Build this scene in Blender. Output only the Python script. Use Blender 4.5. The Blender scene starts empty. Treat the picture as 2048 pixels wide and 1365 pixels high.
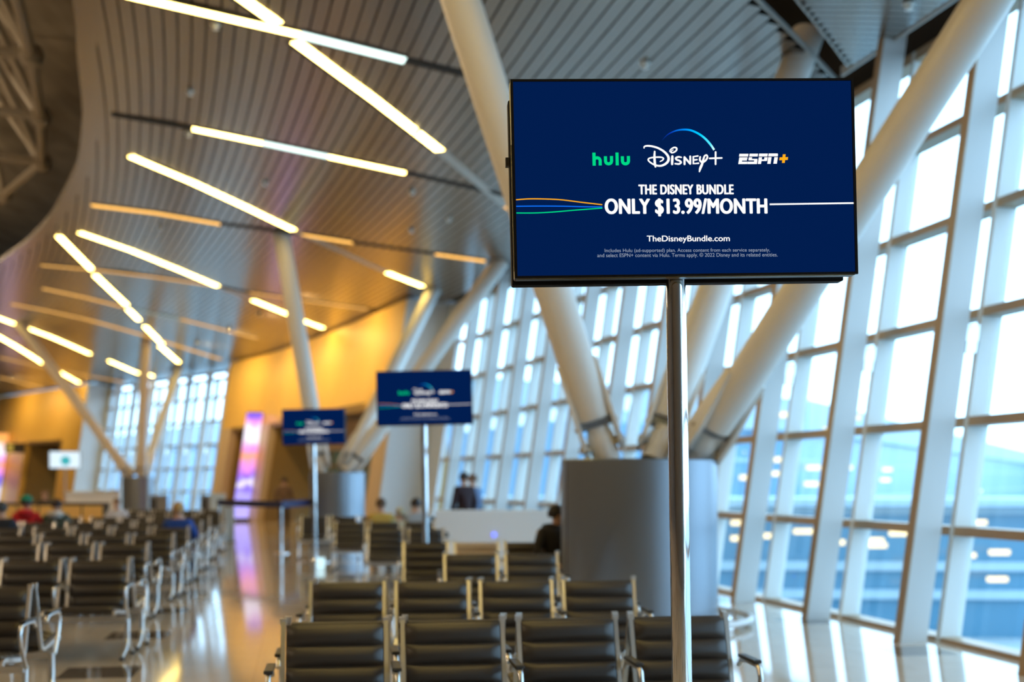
import bpy, bmesh, math, random
from mathutils import Vector, Matrix
random.seed(7)
PI = math.pi
SC = bpy.context.scene
COL = SC.collection

# ------------------------------------------------------------------ camera
EYE = 1.57
FPX = 2400.0
cam_data = bpy.data.cameras.new('camera')
cam_data.sensor_width = 36.0
cam_data.lens = FPX / 2048 * 36.0
cam_data.shift_y = (963 - 682.5) / 2048
cam_data.clip_end = 900
cam_data.dof.use_dof = True
cam_data.dof.focus_distance = 4.2
cam_data.dof.aperture_fstop = 1.6
cam = bpy.data.objects.new('camera', cam_data)
COL.objects.link(cam)
cam.location = (0, 0, EYE)
cam.rotation_euler = (PI / 2, 0, 0)
SC.camera = cam

# ------------------------------------------------------------------ world, exposure
SC.view_settings.view_transform = 'Standard'
SC.view_settings.look = 'None'
SC.view_settings.exposure = 0.15
SC.view_settings.gamma = 1.0
SC.view_settings.use_curve_mapping = False
world = bpy.data.worlds.new('overcast_sky')
SC.world = world
world.use_nodes = True
_bg = world.node_tree.nodes['Background']
_bg.inputs['Color'].default_value = (0.46, 0.72, 1.0, 1)
_bg.inputs['Strength'].default_value = 4.7
SC.cycles.max_bounces = 8
SC.cycles.diffuse_bounces = 4
SC.cycles.glossy_bounces = 4
SC.cycles.transparent_max_bounces = 24
SC.cycles.sample_clamp_indirect = 4.0
SC.cycles.caustics_reflective = False
SC.cycles.caustics_refractive = False
WARM_LIGHT = 16.0        # brightness of the lit ceiling strips

# ------------------------------------------------------------------ materials
def mat(name, color=(.5, .5, .5), rough=.5, metal=0.0, emit=None, strength=0.0, spec=None, bump=None):
    m = bpy.data.materials.new(name)
    m.use_nodes = True
    b = m.node_tree.nodes['Principled BSDF']
    b.inputs['Base Color'].default_value = (*color, 1)
    b.inputs['Roughness'].default_value = rough
    b.inputs['Metallic'].default_value = metal
    if spec is not None:
        b.inputs['Specular IOR Level'].default_value = spec
    if emit is not None:
        b.inputs['Emission Color'].default_value = (*emit, 1)
        b.inputs['Emission Strength'].default_value = strength
    nt = m.node_tree
    if bump:
        sc, amt = bump
        tc = nt.nodes.new('ShaderNodeTexCoord')
        nz = nt.nodes.new('ShaderNodeTexNoise')
        nz.inputs['Scale'].default_value = sc
        bp = nt.nodes.new('ShaderNodeBump')
        bp.inputs['Strength'].default_value = amt
        nt.links.new(tc.outputs['Object'], nz.inputs['Vector'])
        nt.links.new(nz.outputs['Fac'], bp.inputs['Height'])
        nt.links.new(bp.outputs['Normal'], b.inputs['Normal'])
    return m

def noisy(m, scale, c1, c2, detail=2.0, stretch=None):
    nt = m.node_tree
    b = nt.nodes['Principled BSDF']
    tc = nt.nodes.new('ShaderNodeTexCoord')
    mp = nt.nodes.new('ShaderNodeMapping')
    if stretch:
        mp.inputs['Scale'].default_value = stretch
    nz = nt.nodes.new('ShaderNodeTexNoise')
    nz.inputs['Scale'].default_value = scale
    nz.inputs['Detail'].default_value = detail
    cr = nt.nodes.new('ShaderNodeValToRGB')
    cr.color_ramp.elements[0].position = .3
    cr.color_ramp.elements[1].position = .7
    cr.color_ramp.elements[0].color = (*c1, 1)
    cr.color_ramp.elements[1].color = (*c2, 1)
    nt.links.new(tc.outputs['Object'], mp.inputs['Vector'])
    nt.links.new(mp.outputs['Vector'], nz.inputs['Vector'])
    nt.links.new(nz.outputs['Fac'], cr.inputs['Fac'])
    nt.links.new(cr.outputs['Color'], b.inputs['Base Color'])
    return m

def glow(name, color, strength):
    m = bpy.data.materials.new(name)
    m.use_nodes = True
    nt = m.node_tree
    nt.nodes.clear()
    e = nt.nodes.new('ShaderNodeEmission')
    e.inputs['Color'].default_value = (*color, 1)
    e.inputs['Strength'].default_value = strength
    o = nt.nodes.new('ShaderNodeOutputMaterial')
    nt.links.new(e.outputs[0], o.inputs[0])
    return m

def glass_mat(name, tint, refl=1.0):
    m = bpy.data.materials.new(name)
    m.use_nodes = True
    nt = m.node_tree
    nt.nodes.clear()
    t = nt.nodes.new('ShaderNodeBsdfTransparent')
    t.inputs['Color'].default_value = (*tint, 1)
    g = nt.nodes.new('ShaderNodeBsdfGlossy')
    g.inputs['Roughness'].default_value = 0.01
    lw = nt.nodes.new('ShaderNodeLayerWeight')
    lw.inputs['Blend'].default_value = .5
    pw = nt.nodes.new('ShaderNodeMath')
    pw.operation = 'POWER'
    pw.inputs[1].default_value = 5.0
    nt.links.new(lw.outputs['Facing'], pw.inputs[0])
    f = nt.nodes.new('ShaderNodeMath')
    f.operation = 'MULTIPLY_ADD'
    f.inputs[1].default_value = .92
    f.inputs[2].default_value = .05
    nt.links.new(pw.outputs[0], f.inputs[0])
    mx = nt.nodes.new('ShaderNodeMixShader')
    o = nt.nodes.new('ShaderNodeOutputMaterial')
    mu = nt.nodes.new('ShaderNodeMath')
    mu.operation = 'MULTIPLY'
    mu.inputs[1].default_value = refl
    nt.links.new(f.outputs[0], mu.inputs[0])
    nt.links.new(mu.outputs[0], mx.inputs['Fac'])
    nt.links.new(t.outputs[0], mx.inputs[1])
    nt.links.new(g.outputs[0], mx.inputs[2])
    nt.links.new(mx.outputs[0], o.inputs[0])
    return m

M = {}
M['floor'] = mat('polished_stone', (.5, .42, .32), .07, 0, bump=(2.0, .01))
M['slat'] = mat('ceiling_slat_metal', (.36, .33, .30), .24, .85)
M['void'] = mat('dark_void', (.012, .011, .01), .9)
M['slot'] = mat('dark_slot', (.02, .018, .015), .7)
M['tube_off'] = mat('unlit_tube', (.62, .6, .55), .35, .3)
M['roof'] = noisy(mat('roof_deck', (.3, .26, .2), .7), 1.5, (.24, .2, .14), (.42, .36, .27), 3, (1, .2, 1))
M['truss'] = mat('truss_steel', (.45, .4, .32), .45, .2)
M['mullion'] = mat('mullion_grey', (.62, .62, .6), .4, .1)
M['jamb'] = mat('jamb_grey', (.72, .72, .68), .45, .05)
M['transom'] = mat('bronze_and_lit_edge', (.42, .29, .17), .45, .2)
M['glass'] = glass_mat('window_glass', (.86, .95, .97))
M['teal_glass'] = mat('teal_door_glass', (.22, .4, .43), .08, .2)
M['panelwall'] = mat('pale_panel', (.72, .76, .78), .45)
M['amber'] = noisy(mat('amber_panel', (.85, .52, .1), .4), .6, (.84, .50, .09), (.88, .56, .12), 2)
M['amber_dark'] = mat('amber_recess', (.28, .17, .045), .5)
M['tan'] = mat('tan_pier', (.62, .46, .28), .5)
M['brown_wall'] = mat('dark_brown_wall', (.10, .085, .07), .6)
M['column'] = mat('column_paint', (.82, .78, .72), .38)
M['drum'] = mat('drum_metal', (.28, .31, .35), .36, .85)
M['bolt'] = mat('painted_bolt', (.6, .57, .52), .4, .2)
M['chrome'] = mat('chrome', (.86, .86, .86), .07, 1.0)
M['alu'] = mat('polished_aluminium', (.8, .79, .77), .3, .95)
M['leather'] = mat('black_leather', (.042, .033, .026), .38, 0, spec=.65, bump=(60, .05))
M['beige'] = mat('leather_glare', (.62, .5, .36), .5)
M['black_pad'] = mat('black_arm_pad', (.03, .028, .026), .4)
M['bezel'] = mat('black_bezel', (.006, .005, .005), .32, 0, spec=.25)
M['rear_black'] = mat('matt_black', (.004, .0035, .0035), .6, 0, spec=.1)
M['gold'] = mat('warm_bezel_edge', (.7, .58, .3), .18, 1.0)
M['screen'] = glow('screen_navy', (0.0005, 0.0125, 0.078), 0.9)
M['white_txt'] = glow('screen_white', (1, 1, 1), 1.0)
M['grey_txt'] = glow('screen_greyblue', (.30, .36, .47), 0.9)
M['green_txt'] = glow('screen_green', (0.0, .70, .24), 0.9)
M['orange_txt'] = glow('screen_orange', (1.0, .42, .01), 0.95)
M['blue_txt'] = glow('screen_blue', (.005, .15, .85), 1.0)
M['warm'] = glow('strip_warm', (1.0, .70, .19), WARM_LIGHT)
M['cyan'] = glow('strip_cool', (.75, 1.0, .93), 2.2)
M['orange'] = glow('strip_amber', (1.0, .52, .12), 1.7)
M['dimorange'] = glow('strip_dim_amber', (1.0, .52, .14), 1.05)
M['dimcyan'] = glow('strip_dim_cool', (.55, .65, .58), .6)
M['sprinkler'] = mat('sprinkler_white', (.9, .92, .88), .3)
M['white'] = mat('white_laminate', (.9, .9, .9), .45)
M['navy_belt'] = mat('navy_belt', (.008, .012, .07), .6)
M['wood'] = mat('oak_front', (.88, .55, .17), .45)
M['grey'] = mat('grey_laminate', (.28, .27, .26), .45)
M['paleblue'] = mat('pale_blue_panel', (.5, .6, .68), .35)
M['dark'] = mat('dark_trim', (.05, .045, .04), .5)
M['skin'] = mat('skin', (.62, .36, .24), .5)
M['ext_wall'] = mat('terminal_cladding', (.11, .25, .38), .35)
M['ext_roof'] = mat('terminal_fascia', (.36, .45, .5), .6)
M['ext_band'] = mat('terminal_band', (.35, .46, .52), .6)
M['ext_glass'] = mat('terminal_glass', (.075, .2, .29), .15)
M['apron'] = noisy(mat('apron_concrete', (.3, .36, .38), .8), .05, (.26, .33, .36), (.36, .42, .44), 3)
M['added_fill'] = glow('added_fill_glow', (1.0, .76, .48), 120.0)
M['lamp'] = glow('lamp_and_reflection', (1.0, .78, .45), 2.4)
M['blue_led'] = glow('led_blue', (.15, .2, 1), 2.0)

def seams(m, sx, sy, sz, col):
    """thin panel joints at regular spacing along the object's own axes"""
    return m

# floor: tiles with faint joints and scattered dark inlays, all in the tiling itself
def floor_nodes():
    m = M['floor']
    nt = m.node_tree
    b = nt.nodes['Principled BSDF']
    tc = nt.nodes.new('ShaderNodeTexCoord')
    mp = nt.nodes.new('ShaderNodeMapping')
    mp.inputs['Rotation'].default_value = (0, 0, math.radians(-10))
    mp.inputs['Location'].default_value = (.37, .12, 0)
    nt.links.new(tc.outputs['Object'], mp.inputs['Vector'])
    sp = nt.nodes.new('ShaderNodeSeparateXYZ')
    nt.links.new(mp.outputs['Vector'], sp.inputs[0])
    def m1(op, a, bb=None):
        n = nt.nodes.new('ShaderNodeMath')
        n.operation = op
        for i, v in enumerate((a, bb)):
            if v is None:
                continue
            if isinstance(v, (int, float)):
                n.inputs[i].default_value = v
            else:
                nt.links.new(v, n.inputs[i])
        return n.outputs[0]
    def inlay(ax, size, period, off):
        t = m1('FLOORED_MODULO', m1('ADD', ax, off), period)
        return m1('LESS_THAN', t, size)
    dark = m1('MULTIPLY', inlay(sp.outputs['X'], .6, 2.4, 1.55), inlay(sp.outputs['Y'], .6, 2.4, 1.9))
    jx = m1('LESS_THAN', m1('FLOORED_MODULO', sp.outputs['X'], .6), .006)
    jy = m1('LESS_THAN', m1('FLOORED_MODULO', sp.outputs['Y'], .6), .006)
    joint = m1('MAXIMUM', jx, jy)
    nz = nt.nodes.new('ShaderNodeTexNoise')
    nz.inputs['Scale'].default_value = 3.0
    nz.inputs['Detail'].default_value = 6.0
    nt.links.new(tc.outputs['Object'], nz.inputs['Vector'])
    cr = nt.nodes.new('ShaderNodeValToRGB')
    cr.color_ramp.elements[0].color = (.52, .44, .34, 1)
    cr.color_ramp.elements[1].color = (.66, .56, .44, 1)
    nt.links.new(nz.outputs['Fac'], cr.inputs['Fac'])
    mx = nt.nodes.new('ShaderNodeMix')
    mx.data_type = 'RGBA'
    nt.links.new(dark, mx.inputs[0])
    nt.links.new(cr.outputs['Color'], mx.inputs[6])
    mx.inputs[7].default_value = (.13, .105, .08, 1)
    mx2 = nt.nodes.new('ShaderNodeMix')
    mx2.data_type = 'RGBA'
    nt.links.new(m1('MULTIPLY', joint, .35), mx2.inputs[0])
    nt.links.new(mx.outputs[2], mx2.inputs[6])
    mx2.inputs[7].default_value = (.2, .17, .13, 1)
    nt.links.new(mx2.outputs[2], b.inputs['Base Color'])
    b.inputs['IOR'].default_value = 1.65
floor_nodes()

# LED totem picture: soft clouds of violet, pink, white and orange
def led_mat(name, seed, cols, h, strength=1.2):
    m = bpy.data.materials.new(name)
    m.use_nodes = True
    nt = m.node_tree
    nt.nodes.clear()
    tc = nt.nodes.new('ShaderNodeTexCoord')
    sp = nt.nodes.new('ShaderNodeSeparateXYZ')
    mp = nt.nodes.new('ShaderNodeMapping')
    mp.inputs['Location'].default_value = (seed, seed * 2, seed)
    nz = nt.nodes.new('ShaderNodeTexNoise')
    nz.inputs['Scale'].default_value = 2.2
    nz.inputs['Detail'].default_value = 1.5
    ma = nt.nodes.new('ShaderNodeMath')
    ma.operation = 'MULTIPLY_ADD'
    ma.inputs[1].default_value = 1.0 / h
    mb_ = nt.nodes.new('ShaderNodeMath')
    mb_.operation = 'MULTIPLY_ADD'
    mb_.inputs[1].default_value = .22
    mb_.inputs[2].default_value = -.11
    cr = nt.nodes.new('ShaderNodeValToRGB')
    els = cr.color_ramp.elements
    while len(els) < len(cols):
        els.new(.5)
    for i, (p, c) in enumerate(cols):
        els[i].position = p
        els[i].color = (*c, 1)
    e = nt.nodes.new('ShaderNodeEmission')
    e.inputs['Strength'].default_value = strength
    o = nt.nodes.new('ShaderNodeOutputMaterial')
    nt.links.new(tc.outputs['Object'], mp.inputs['Vector'])
    nt.links.new(mp.outputs['Vector'], nz.inputs['Vector'])
    nt.links.new(nz.outputs['Fac'], mb_.inputs[0])
    nt.links.new(tc.outputs['Object'], sp.inputs[0])
    nt.links.new(sp.outputs['Z'], ma.inputs[0])
    nt.links.new(mb_.outputs[0], ma.inputs[2])
    nt.links.new(ma.outputs[0], cr.inputs['Fac'])
    nt.links.new(cr.outputs['Color'], e.inputs['Color'])
    nt.links.new(e.outputs[0], o.inputs[0])
    return m
V_, Wh_, Pk_, Or_ = (.22, .12, .9), (.95, .88, 1), (.85, .3, .75), (1, .4, .1)
M['led_a'] = led_mat('led_violet', 3.1, [(0, (.5, .42, 1)), (.24, (.42, .35, 1)), (.3, V_), (.36, Wh_), (.42, V_), (.52, Pk_), (.6, Or_), (.68, Pk_), (.76, Wh_), (.86, Wh_), (.93, Pk_), (1, V_)], 4.25)
M['led_b'] = led_mat('led_orange', 8.4, [(0, (.75, .7, 1)), (.3, (.8, .8, 1)), (.36, (.15, .12, .8)), (.5, Pk_), (.56, Or_), (.64, Pk_), (.72, Wh_), (.84, (1, .75, .7)), (.92, Or_), (1, Or_)], 4.4)

# ------------------------------------------------------------------ mesh helpers
class MB:
    def __init__(self):
        self.v, self.f, self.mi = [], [], []
        self.cur = 0
    def add(self, vs, fs):
        n = len(self.v)
        self.v += [tuple(p) for p in vs]
        for f in fs:
            self.f.append([i + n for i in f])
            self.mi.append(self.cur)
    def box(self, c, s, m=None, bev=0.0):
        x, y, z = s[0] / 2, s[1] / 2, s[2] / 2
        vs = [Vector((a * x, b * y, d * z)) for a in (-1, 1) for b in (-1, 1) for d in (-1, 1)]
        if m is not None:
            vs = [m @ p for p in vs]
        vs = [p + Vector(c) for p in vs]
        self.add(vs, [(0, 1, 3, 2), (4, 6, 7, 5), (0, 4, 5, 1), (2, 3, 7, 6), (0, 2, 6, 4), (1, 5, 7, 3)])
        return self
    def hexa(self, lo, hi):
        """lo, hi: 4 points each, same order"""
        self.add(list(lo) + list(hi), [(3, 2, 1, 0), (4, 5, 6, 7), (0, 1, 5, 4), (1, 2, 6, 5), (2, 3, 7, 6), (3, 0, 4, 7)])
        return self
    def tube(self, pts, r, seg=10, cap=True, flat=None, up=None):
        """round or rectangular (flat=(w,h)) bar along a polyline; r number or list"""
        pts = [Vector(p) for p in pts]
        n = len(pts)
        rs = r if isinstance(r, (list, tuple)) else [r] * n
        rings = []
        prev = None
        for i, p in enumerate(pts):
            d = (pts[min(i + 1, n - 1)] - pts[max(i - 1, 0)]).normalized()
            if up is not None:
                a = Vector(up)
                a = (a - d * a.dot(d)).normalized()
            elif prev is None:
                a = Vector((0, 0, 1)) if abs(d.z) < .9 else Vector((1, 0, 0))
                a = (a - d * a.dot(d)).normalized()
            else:
                a = (prev - d * prev.dot(d)).normalized()
            prev = a
            b = d.cross(a)
            if flat:
                w, h = flat[0] / 2, flat[1] / 2
                rings.append([p + a * h * s1 + b * w * s2 for s1, s2 in ((1, 1), (1, -1), (-1, -1), (-1, 1))])
            else:
                rings.append([p + (a * math.cos(2 * PI * k / seg) + b * math.sin(2 * PI * k / seg)) * rs[i] for k in range(seg)])
        m = len(rings[0])
        vs = [q for rg in rings for q in rg]
        fs = []
        for i in range(n - 1):
            for k in range(m):
                k2 = (k + 1) % m
                fs.append((i * m + k, (i + 1) * m + k, (i + 1) * m + k2, i * m + k2))
        if cap:
            fs.append(tuple(range(m)))
            fs.append(tuple(range((n - 1) * m, n * m))[::-1])
        self.add(vs, fs)
        return self
    def lathe(self, prof, seg=32, c=(0, 0, 0), cap=True):
        vs, fs = [], []
        for r, z in prof:
            for k in range(seg):
                a = 2 * PI * k / seg
                vs.append((c[0] + r * math.cos(a), c[1] + r * math.sin(a), c[2] + z))
        for i in range(len(prof) - 1):
            for k in range(seg):
                k2 = (k + 1) % seg
                fs.append((i * seg + k, i * seg + k2, (i + 1) * seg + k2, (i + 1) * seg + k))
        if cap:
            fs.append(tuple(range(seg))[::-1])
            fs.append(tuple(range((len(prof) - 1) * seg, len(prof) * seg)))
        self.add(vs, fs)
        return self
    def build(self, name, m, parent=None, smooth=False, loc=None, bevel=0.0):
        me = bpy.data.meshes.new(name)
        me.from_pydata(self.v, [], self.f)
        mats = m if isinstance(m, (list, tuple)) else [m]
        for q in mats:
            me.materials.append(M[q] if isinstance(q, str) else q)
        if len(mats) > 1:
            me.polygons.foreach_set('material_index', self.mi)
        me.validate()
        bm = bmesh.new()
        bm.from_mesh(me)
        bmesh.ops.recalc_face_normals(bm, faces=bm.faces)
        if bevel > 0:
            bmesh.ops.bevel(bm, geom=list(bm.edges), offset=bevel, segments=2, affect='EDGES', profile=.5, clamp_overlap=True)
        bm.to_mesh(me)
        bm.free()
        if smooth:
            me.polygons.foreach_set('use_smooth', [True] * len(me.polygons))
            try:
                me.set_sharp_from_angle(angle=math.radians(40))
            except Exception:
                pass
        o = bpy.data.objects.new(name, me)
        COL.objects.link(o)
        if loc is not None:
            o.location = loc
        if parent is not None:
            o.parent = parent
        return o

def thing(name, label, cat, loc=(0, 0, 0), rz=0.0, group=None):
    o = bpy.data.objects.new(name, None)
    o.empty_display_size = .1
    COL.objects.link(o)
    o.location = loc
    o.rotation_euler = (0, 0, rz)
    o['label'] = label
    o['category'] = cat
    if group:
        o['group'] = group
    return o

def tag(o, label, cat, group=None, kind=None):
    o['label'] = label
    o['category'] = cat
    if group:
        o['group'] = group
    if kind:
        o['kind'] = kind
    return o

def struct(o):
    o['kind'] = 'structure'
    return o

def struct_root(name, loc=(0, 0, 0), rz=0.0):
    o = bpy.data.objects.new(name, None)
    COL.objects.link(o)
    o.location = loc
    o.rotation_euler = (0, 0, rz)
    o['kind'] = 'structure'
    return o

def copy_thing(root, loc, rz, label, group=None, name=None):
    r = root.copy()
    COL.objects.link(r)
    r.location = loc
    r.rotation_euler = (root.rotation_euler[0], root.rotation_euler[1], rz)
    r['label'] = label
    if group:
        r['group'] = group
    for ch in list(root.children):
        c = ch.copy()
        COL.objects.link(c)
        c.parent = r
        c.matrix_parent_inverse = ch.matrix_parent_inverse.copy()
        for g in list(ch.children):
            d = g.copy()
            COL.objects.link(d)
            d.parent = c
            d.matrix_parent_inverse = g.matrix_parent_inverse.copy()
    return r

# ------------------------------------------------------------------ plan of the hall
# The glazed wall follows a gentle curve.  s runs along it (metres), u is the
# distance into the hall, LEAN is how far it leans outwards per metre of height.
def theta(s):
    if s < -4: return 9.66
    if s < 20: return 11.5 + .46 * s
    if s < 38: return 20.7 + .35 * (s - 20)
    if s < 48: return 27 + 1.44 * (s - 38)
    return 41.4
_N = .05
_P = {}
def _plan():
    x, y = 4.36, 10.95
    for i in range(0, 1900):
        _P[i] = (x, y)
        t = math.radians(theta((i + .5) * _N))
        x -= math.sin(t) * _N
        y += math.cos(t) * _N
    x, y = 4.36, 10.95
    for i in range(0, -700, -1):
        _P[i] = (x, y)
        t = math.radians(theta((i - .5) * _N))
        x += math.sin(t) * _N
        y -= math.cos(t) * _N
_plan()
LEAN = .145
def cpt(s):
    a = s / _N
    i = math.floor(a)
    f = a - i
    p, q = _P[i], _P[i + 1]
    return (p[0] * (1 - f) + q[0] * f, p[1] * (1 - f) + q[1] * f)
def W(s, u, z, lean=True):
    t = math.radians(theta(s))
    c = cpt(s)
    uu = u - (LEAN * z if lean else 0)
    return Vector((c[0] - math.cos(t) * uu, c[1] - math.sin(t) * uu, z))
def interp(x, xs, ys):
    if x <= xs[0]: return ys[0]
    for i in range(len(xs) - 1):
        if x <= xs[i + 1]:
            f = (x - xs[i]) / (xs[i + 1] - xs[i])
            return ys[i] * (1 - f) + ys[i + 1] * f
    return ys[-1]
def zc(u):
    return interp(u, [-.95, 0, 1.2, 2.5, 5, 7.5, 9.3, 12.5], [6.6, 6.75, 6.9, 7.1, 7.5, 7.85, 8.0, 8.2])
def ceil_pt(s, u, dz=0.0):
    p = W(s, u, 0, False)
    return Vector((p.x, p.y, zc(u) + dz))
def edge_u(s):
    return interp(s, [-16, 7.75, 10, 13, 17, 20.7, 23.2, 27, 31.3, 40, 75], [8.5, 8.69, 8.82, 8.88, 9.06, 9.41, 9.63, 10.14, 10.83, 12.0, 12.2])

# ------------------------------------------------------------------ floor, outer walls, high roof
def sheet(name, srange, ds, urange, zf, m, lean=False):
    mb = MB()
    ss = []
    s = srange[0]
    while s < srange[1] - 1e-6:
        ss.append(s)
        s += ds
    ss.append(srange[1])
    for u0, u1 in zip(urange[:-1], urange[1:]):
        for a, b in zip(ss[:-1], ss[1:]):
            vs = [W(a, u0, 0, False), W(b, u0, 0, False), W(b, u1, 0, False), W(a, u1, 0, False)]
            vs = [Vector((p.x, p.y, zf)) for p in vs]
            mb.add(vs, [(0, 1, 2, 3)])
    me = mb.build(name, m)
    bm = bmesh.new()
    bm.from_mesh(me.data)
    bmesh.ops.remove_doubles(bm, verts=bm.verts, dist=.001)
    bm.to_mesh(me.data)
    bm.free()
    return me
fl = struct(sheet('floor', (-18, 84), 1.5, [-.28, 6, 12, 20, 28], 0.0, 'floor'))
rf = struct(sheet('ceiling_high', (-18, 84), 3, [-3, 6, 14, 28], 13.0, 'roof'))

def wall_strip(name, s0, s1, u, z0, z1, m, ds=1.5, lean=False, thick=.12, parent=None):
    """wall along the hall, following the curve"""
    mb = MB()
    n = max(1, int(round(abs(s1 - s0) / ds)))
    for i in range(n):
        a = s0 + (s1 - s0) * i / n
        b = s0 + (s1 - s0) * (i + 1) / n
        mb.hexa([W(a, u, z0, lean), W(b, u, z0, lean), W(b, u - thick, z0, lean), W(a, u - thick, z0, lean)],
                [W(a, u, z1, lean), W(b, u, z1, lean), W(b, u - thick, z1, lean), W(a, u - thick, z1, lean)])
    return mb.build(name, m, parent)
def wall_cross(name, s, u0, u1, z0, z1, m, lean=False, thick=.12, parent=None):
    mb = MB()
    mb.hexa([W(s, u0, z0, lean), W(s, u1, z0, lean), W(s + thick, u1, z0, lean), W(s + thick, u0, z0, lean)],
            [W(s, u0, z1, lean), W(s, u1, z1, lean), W(s + thick, u1, z1, lean), W(s + thick, u0, z1, lean)])
    return mb.build(name, m, parent)
struct(wall_strip('wall_left', -18, 84, 28, 0, 13, 'brown_wall', 3))
struct(wall_cross('wall_back', -18, -3, 28, 0, 13, 'brown_wall'))
struct(wall_cross('wall_far', 83.8, -3, 28, 0, 13, 'tan'))
struct(wall_strip('wall_upper_right', -18, 84, -1.15, 6.62, 13, 'void', 1.5))

# ------------------------------------------------------------------ slatted ceiling
def trench_main(u): return 2.63 - .874 * (u - 1.15)
def trench_tri(u): return 2.42 - .98 * (u - .77)
PITCH = .19
mb = MB()
u = -.72
while u < 12.1:
    s = trench_main(u)
    stations = []
    while s < 78:
        if edge_u(s) > u + PITCH * .5:
            stations.append(s)
        elif stations:
            break
        s += 1.2 if s < 45 else 2.4
    prof = [(u + .012, .05), (u + .012, 0), (u + PITCH - .012, 0), (u + PITCH - .012, .05)]
    base = len(mb.v)
    for st in stations:
        for (uu, dz) in prof:
            mb.v.append(tuple(ceil_pt(st, uu, dz)))
    for i in range(len(stations) - 1):
        for k in range(3):
            a = base + i * 4 + k
            mb.f.append([a, a + 1, a + 5, a + 4])
            mb.mi.append(0)
    u += PITCH
co = struct(mb.build('ceiling', 'slat'))
# dark backing sheet above the slats
mb = MB()
us = [-.7, .5, 1.2, 2.5, 5, 7.5, 9.3, 10.5, 12]
ss = [2.0 + 1.5 * i for i in range(51)]
for u0, u1 in zip(us[:-1], us[1:]):
    for a, b in zip(ss[:-1], ss[1:]):
        a0, a1 = max(a, trench_main(u0)), max(a, trench_main(u1))
        b0, b1 = max(b, trench_main(u0)), max(b, trench_main(u1))
        ea, eb = edge_u(a), edge_u(b)
        if min(ea, eb) < u0 + .05:
            continue
        ua, ub = min(u1, ea), min(u1, eb)
        mb.add([ceil_pt(a0, u0, .06), ceil_pt(b0, u0, .06), ceil_pt(b1, ub, .06), ceil_pt(a1, ua, .06)], [(0, 1, 2, 3)])
struct(mb.build('ceiling_backing', 'void'))
# rim of the ceiling towards the open roof, and along the slanting gap
mb = MB()
es = [trench_main(8.6) + i * .75 for i in range(108)]
for i in range(len(es) - 1):
    a0, a1 = es[i], es[i + 1]
    e0, e1 = edge_u(a0), edge_u(a1)
    q = [ceil_pt(a0, e0 - .18, -.006), ceil_pt(a1, e1 - .18, -.006), ceil_pt(a1, e1 + .1, -.006), ceil_pt(a0, e0 + .1, -.006)]
    mb.hexa(q, [p + Vector((0, 0, .11)) for p in q])
struct(mb.build('trim_1', 'slat'))
mb = MB()
mb.tube([ceil_pt(trench_main(q), q, .04) for q in [-.7 + .5 * i for i in range(18)]], .1, flat=(.02, .06), up=(0, 0, 1))
struct(mb.build('trim_2', 'tube_off'))
# the other ceiling panel, slats running across
mb = MB()
SK, PP = .55, .16
c = 4.6
while c > -22:
    # slats run slantwise; the panel lies on the near side of the slanting gap
    u_lo = -.62
    u_hi = min(8.2, (3.175 - c) / (.98 + SK))
    if u_hi > u_lo + .06:
        n = max(2, int((u_hi - u_lo) / .6))
        prof = [(-.01, .05), (-.01, 0), (-PP + .01, 0), (-PP + .01, .05)]
        base = len(mb.v)
        for i in range(n + 1):
            uu = u_lo + (u_hi - u_lo) * i / n
            for sx, dz in prof:
                mb.v.append(tuple(ceil_pt(max(-17.5, c + sx + SK * uu), uu, dz)))
        for i in range(n):
            for k in range(3):
                q = base + i * 4 + k
                mb.f.append([q, q + 1, q + 5, q + 4])
                mb.mi.append(0)
    c -= PP
struct(mb.build('ceiling_panel', 'slat'))
mb = MB()
for i in range(15):
    u0, u1 = -.6 + i * .57, -.6 + (i + 1) * .57
    a0, a1 = trench_tri(u0), trench_tri(u1)
    mb.add([ceil_pt(a0, u0, .06), ceil_pt(a1, u1, .06), ceil_pt(-17, u1, .06), ceil_pt(-17, u0, .06)], [(0, 1, 2, 3)])
struct(mb.build('ceiling_panel_backing', 'void'))
mb = MB()
mb.tube([ceil_pt(trench_tri(q), q, .04) for q in [-.65 + .5 * i for i in range(18)]], .1, flat=(.02, .06), up=(0, 0, 1))
struct(mb.build('trim_3', 'tube_off'))
mb = MB()
mb.tube([ceil_pt(q, -.64, .04) for q in [4.0 - i for i in range(20)]], .1, flat=(.03, .12), up=(0, 0, 1))
struct(mb.build('trim_4', 'tube_off'))

# ------------------------------------------------------------------ strip lights in the ceiling
def bar_box(mb, a, b, w, h, ext=0.0):
    a, b = Vector(a), Vector(b)
    d = (b - a).normalized()
    a, b = a - d * ext, b + d * ext
    mb.tube([a, b], 1, flat=(w, h), up=(0, 0, 1))
def strip(s0, u0, s1, u1, m, label, w=.2, group='linear ceiling lights'):
    n = max(1, int(abs(u1 - u0) / 1.2))
    pts = [ceil_pt(s0 + (s1 - s0) * i / n, u0 + (u1 - u0) * i / n, -.035) for i in range(n + 1)]
    c = sum(pts, Vector()) / len(pts)
    t = thing('strip_light', label, 'ceiling light', c, 0, group)
    mb = MB()
    mb.tube([p - c + Vector((0, 0, .033)) for p in pts], 1, flat=(w + .16, .012), up=(0, 0, 1))
    mb.build('housing', 'slot', t)
    mb = MB()
    mb.tube([p - c + Vector((0, 0, .022)) for p in pts], 1, flat=(w, .012), up=(0, 0, 1))
    mb.build('diffuser', m, t)
    return t
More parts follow.
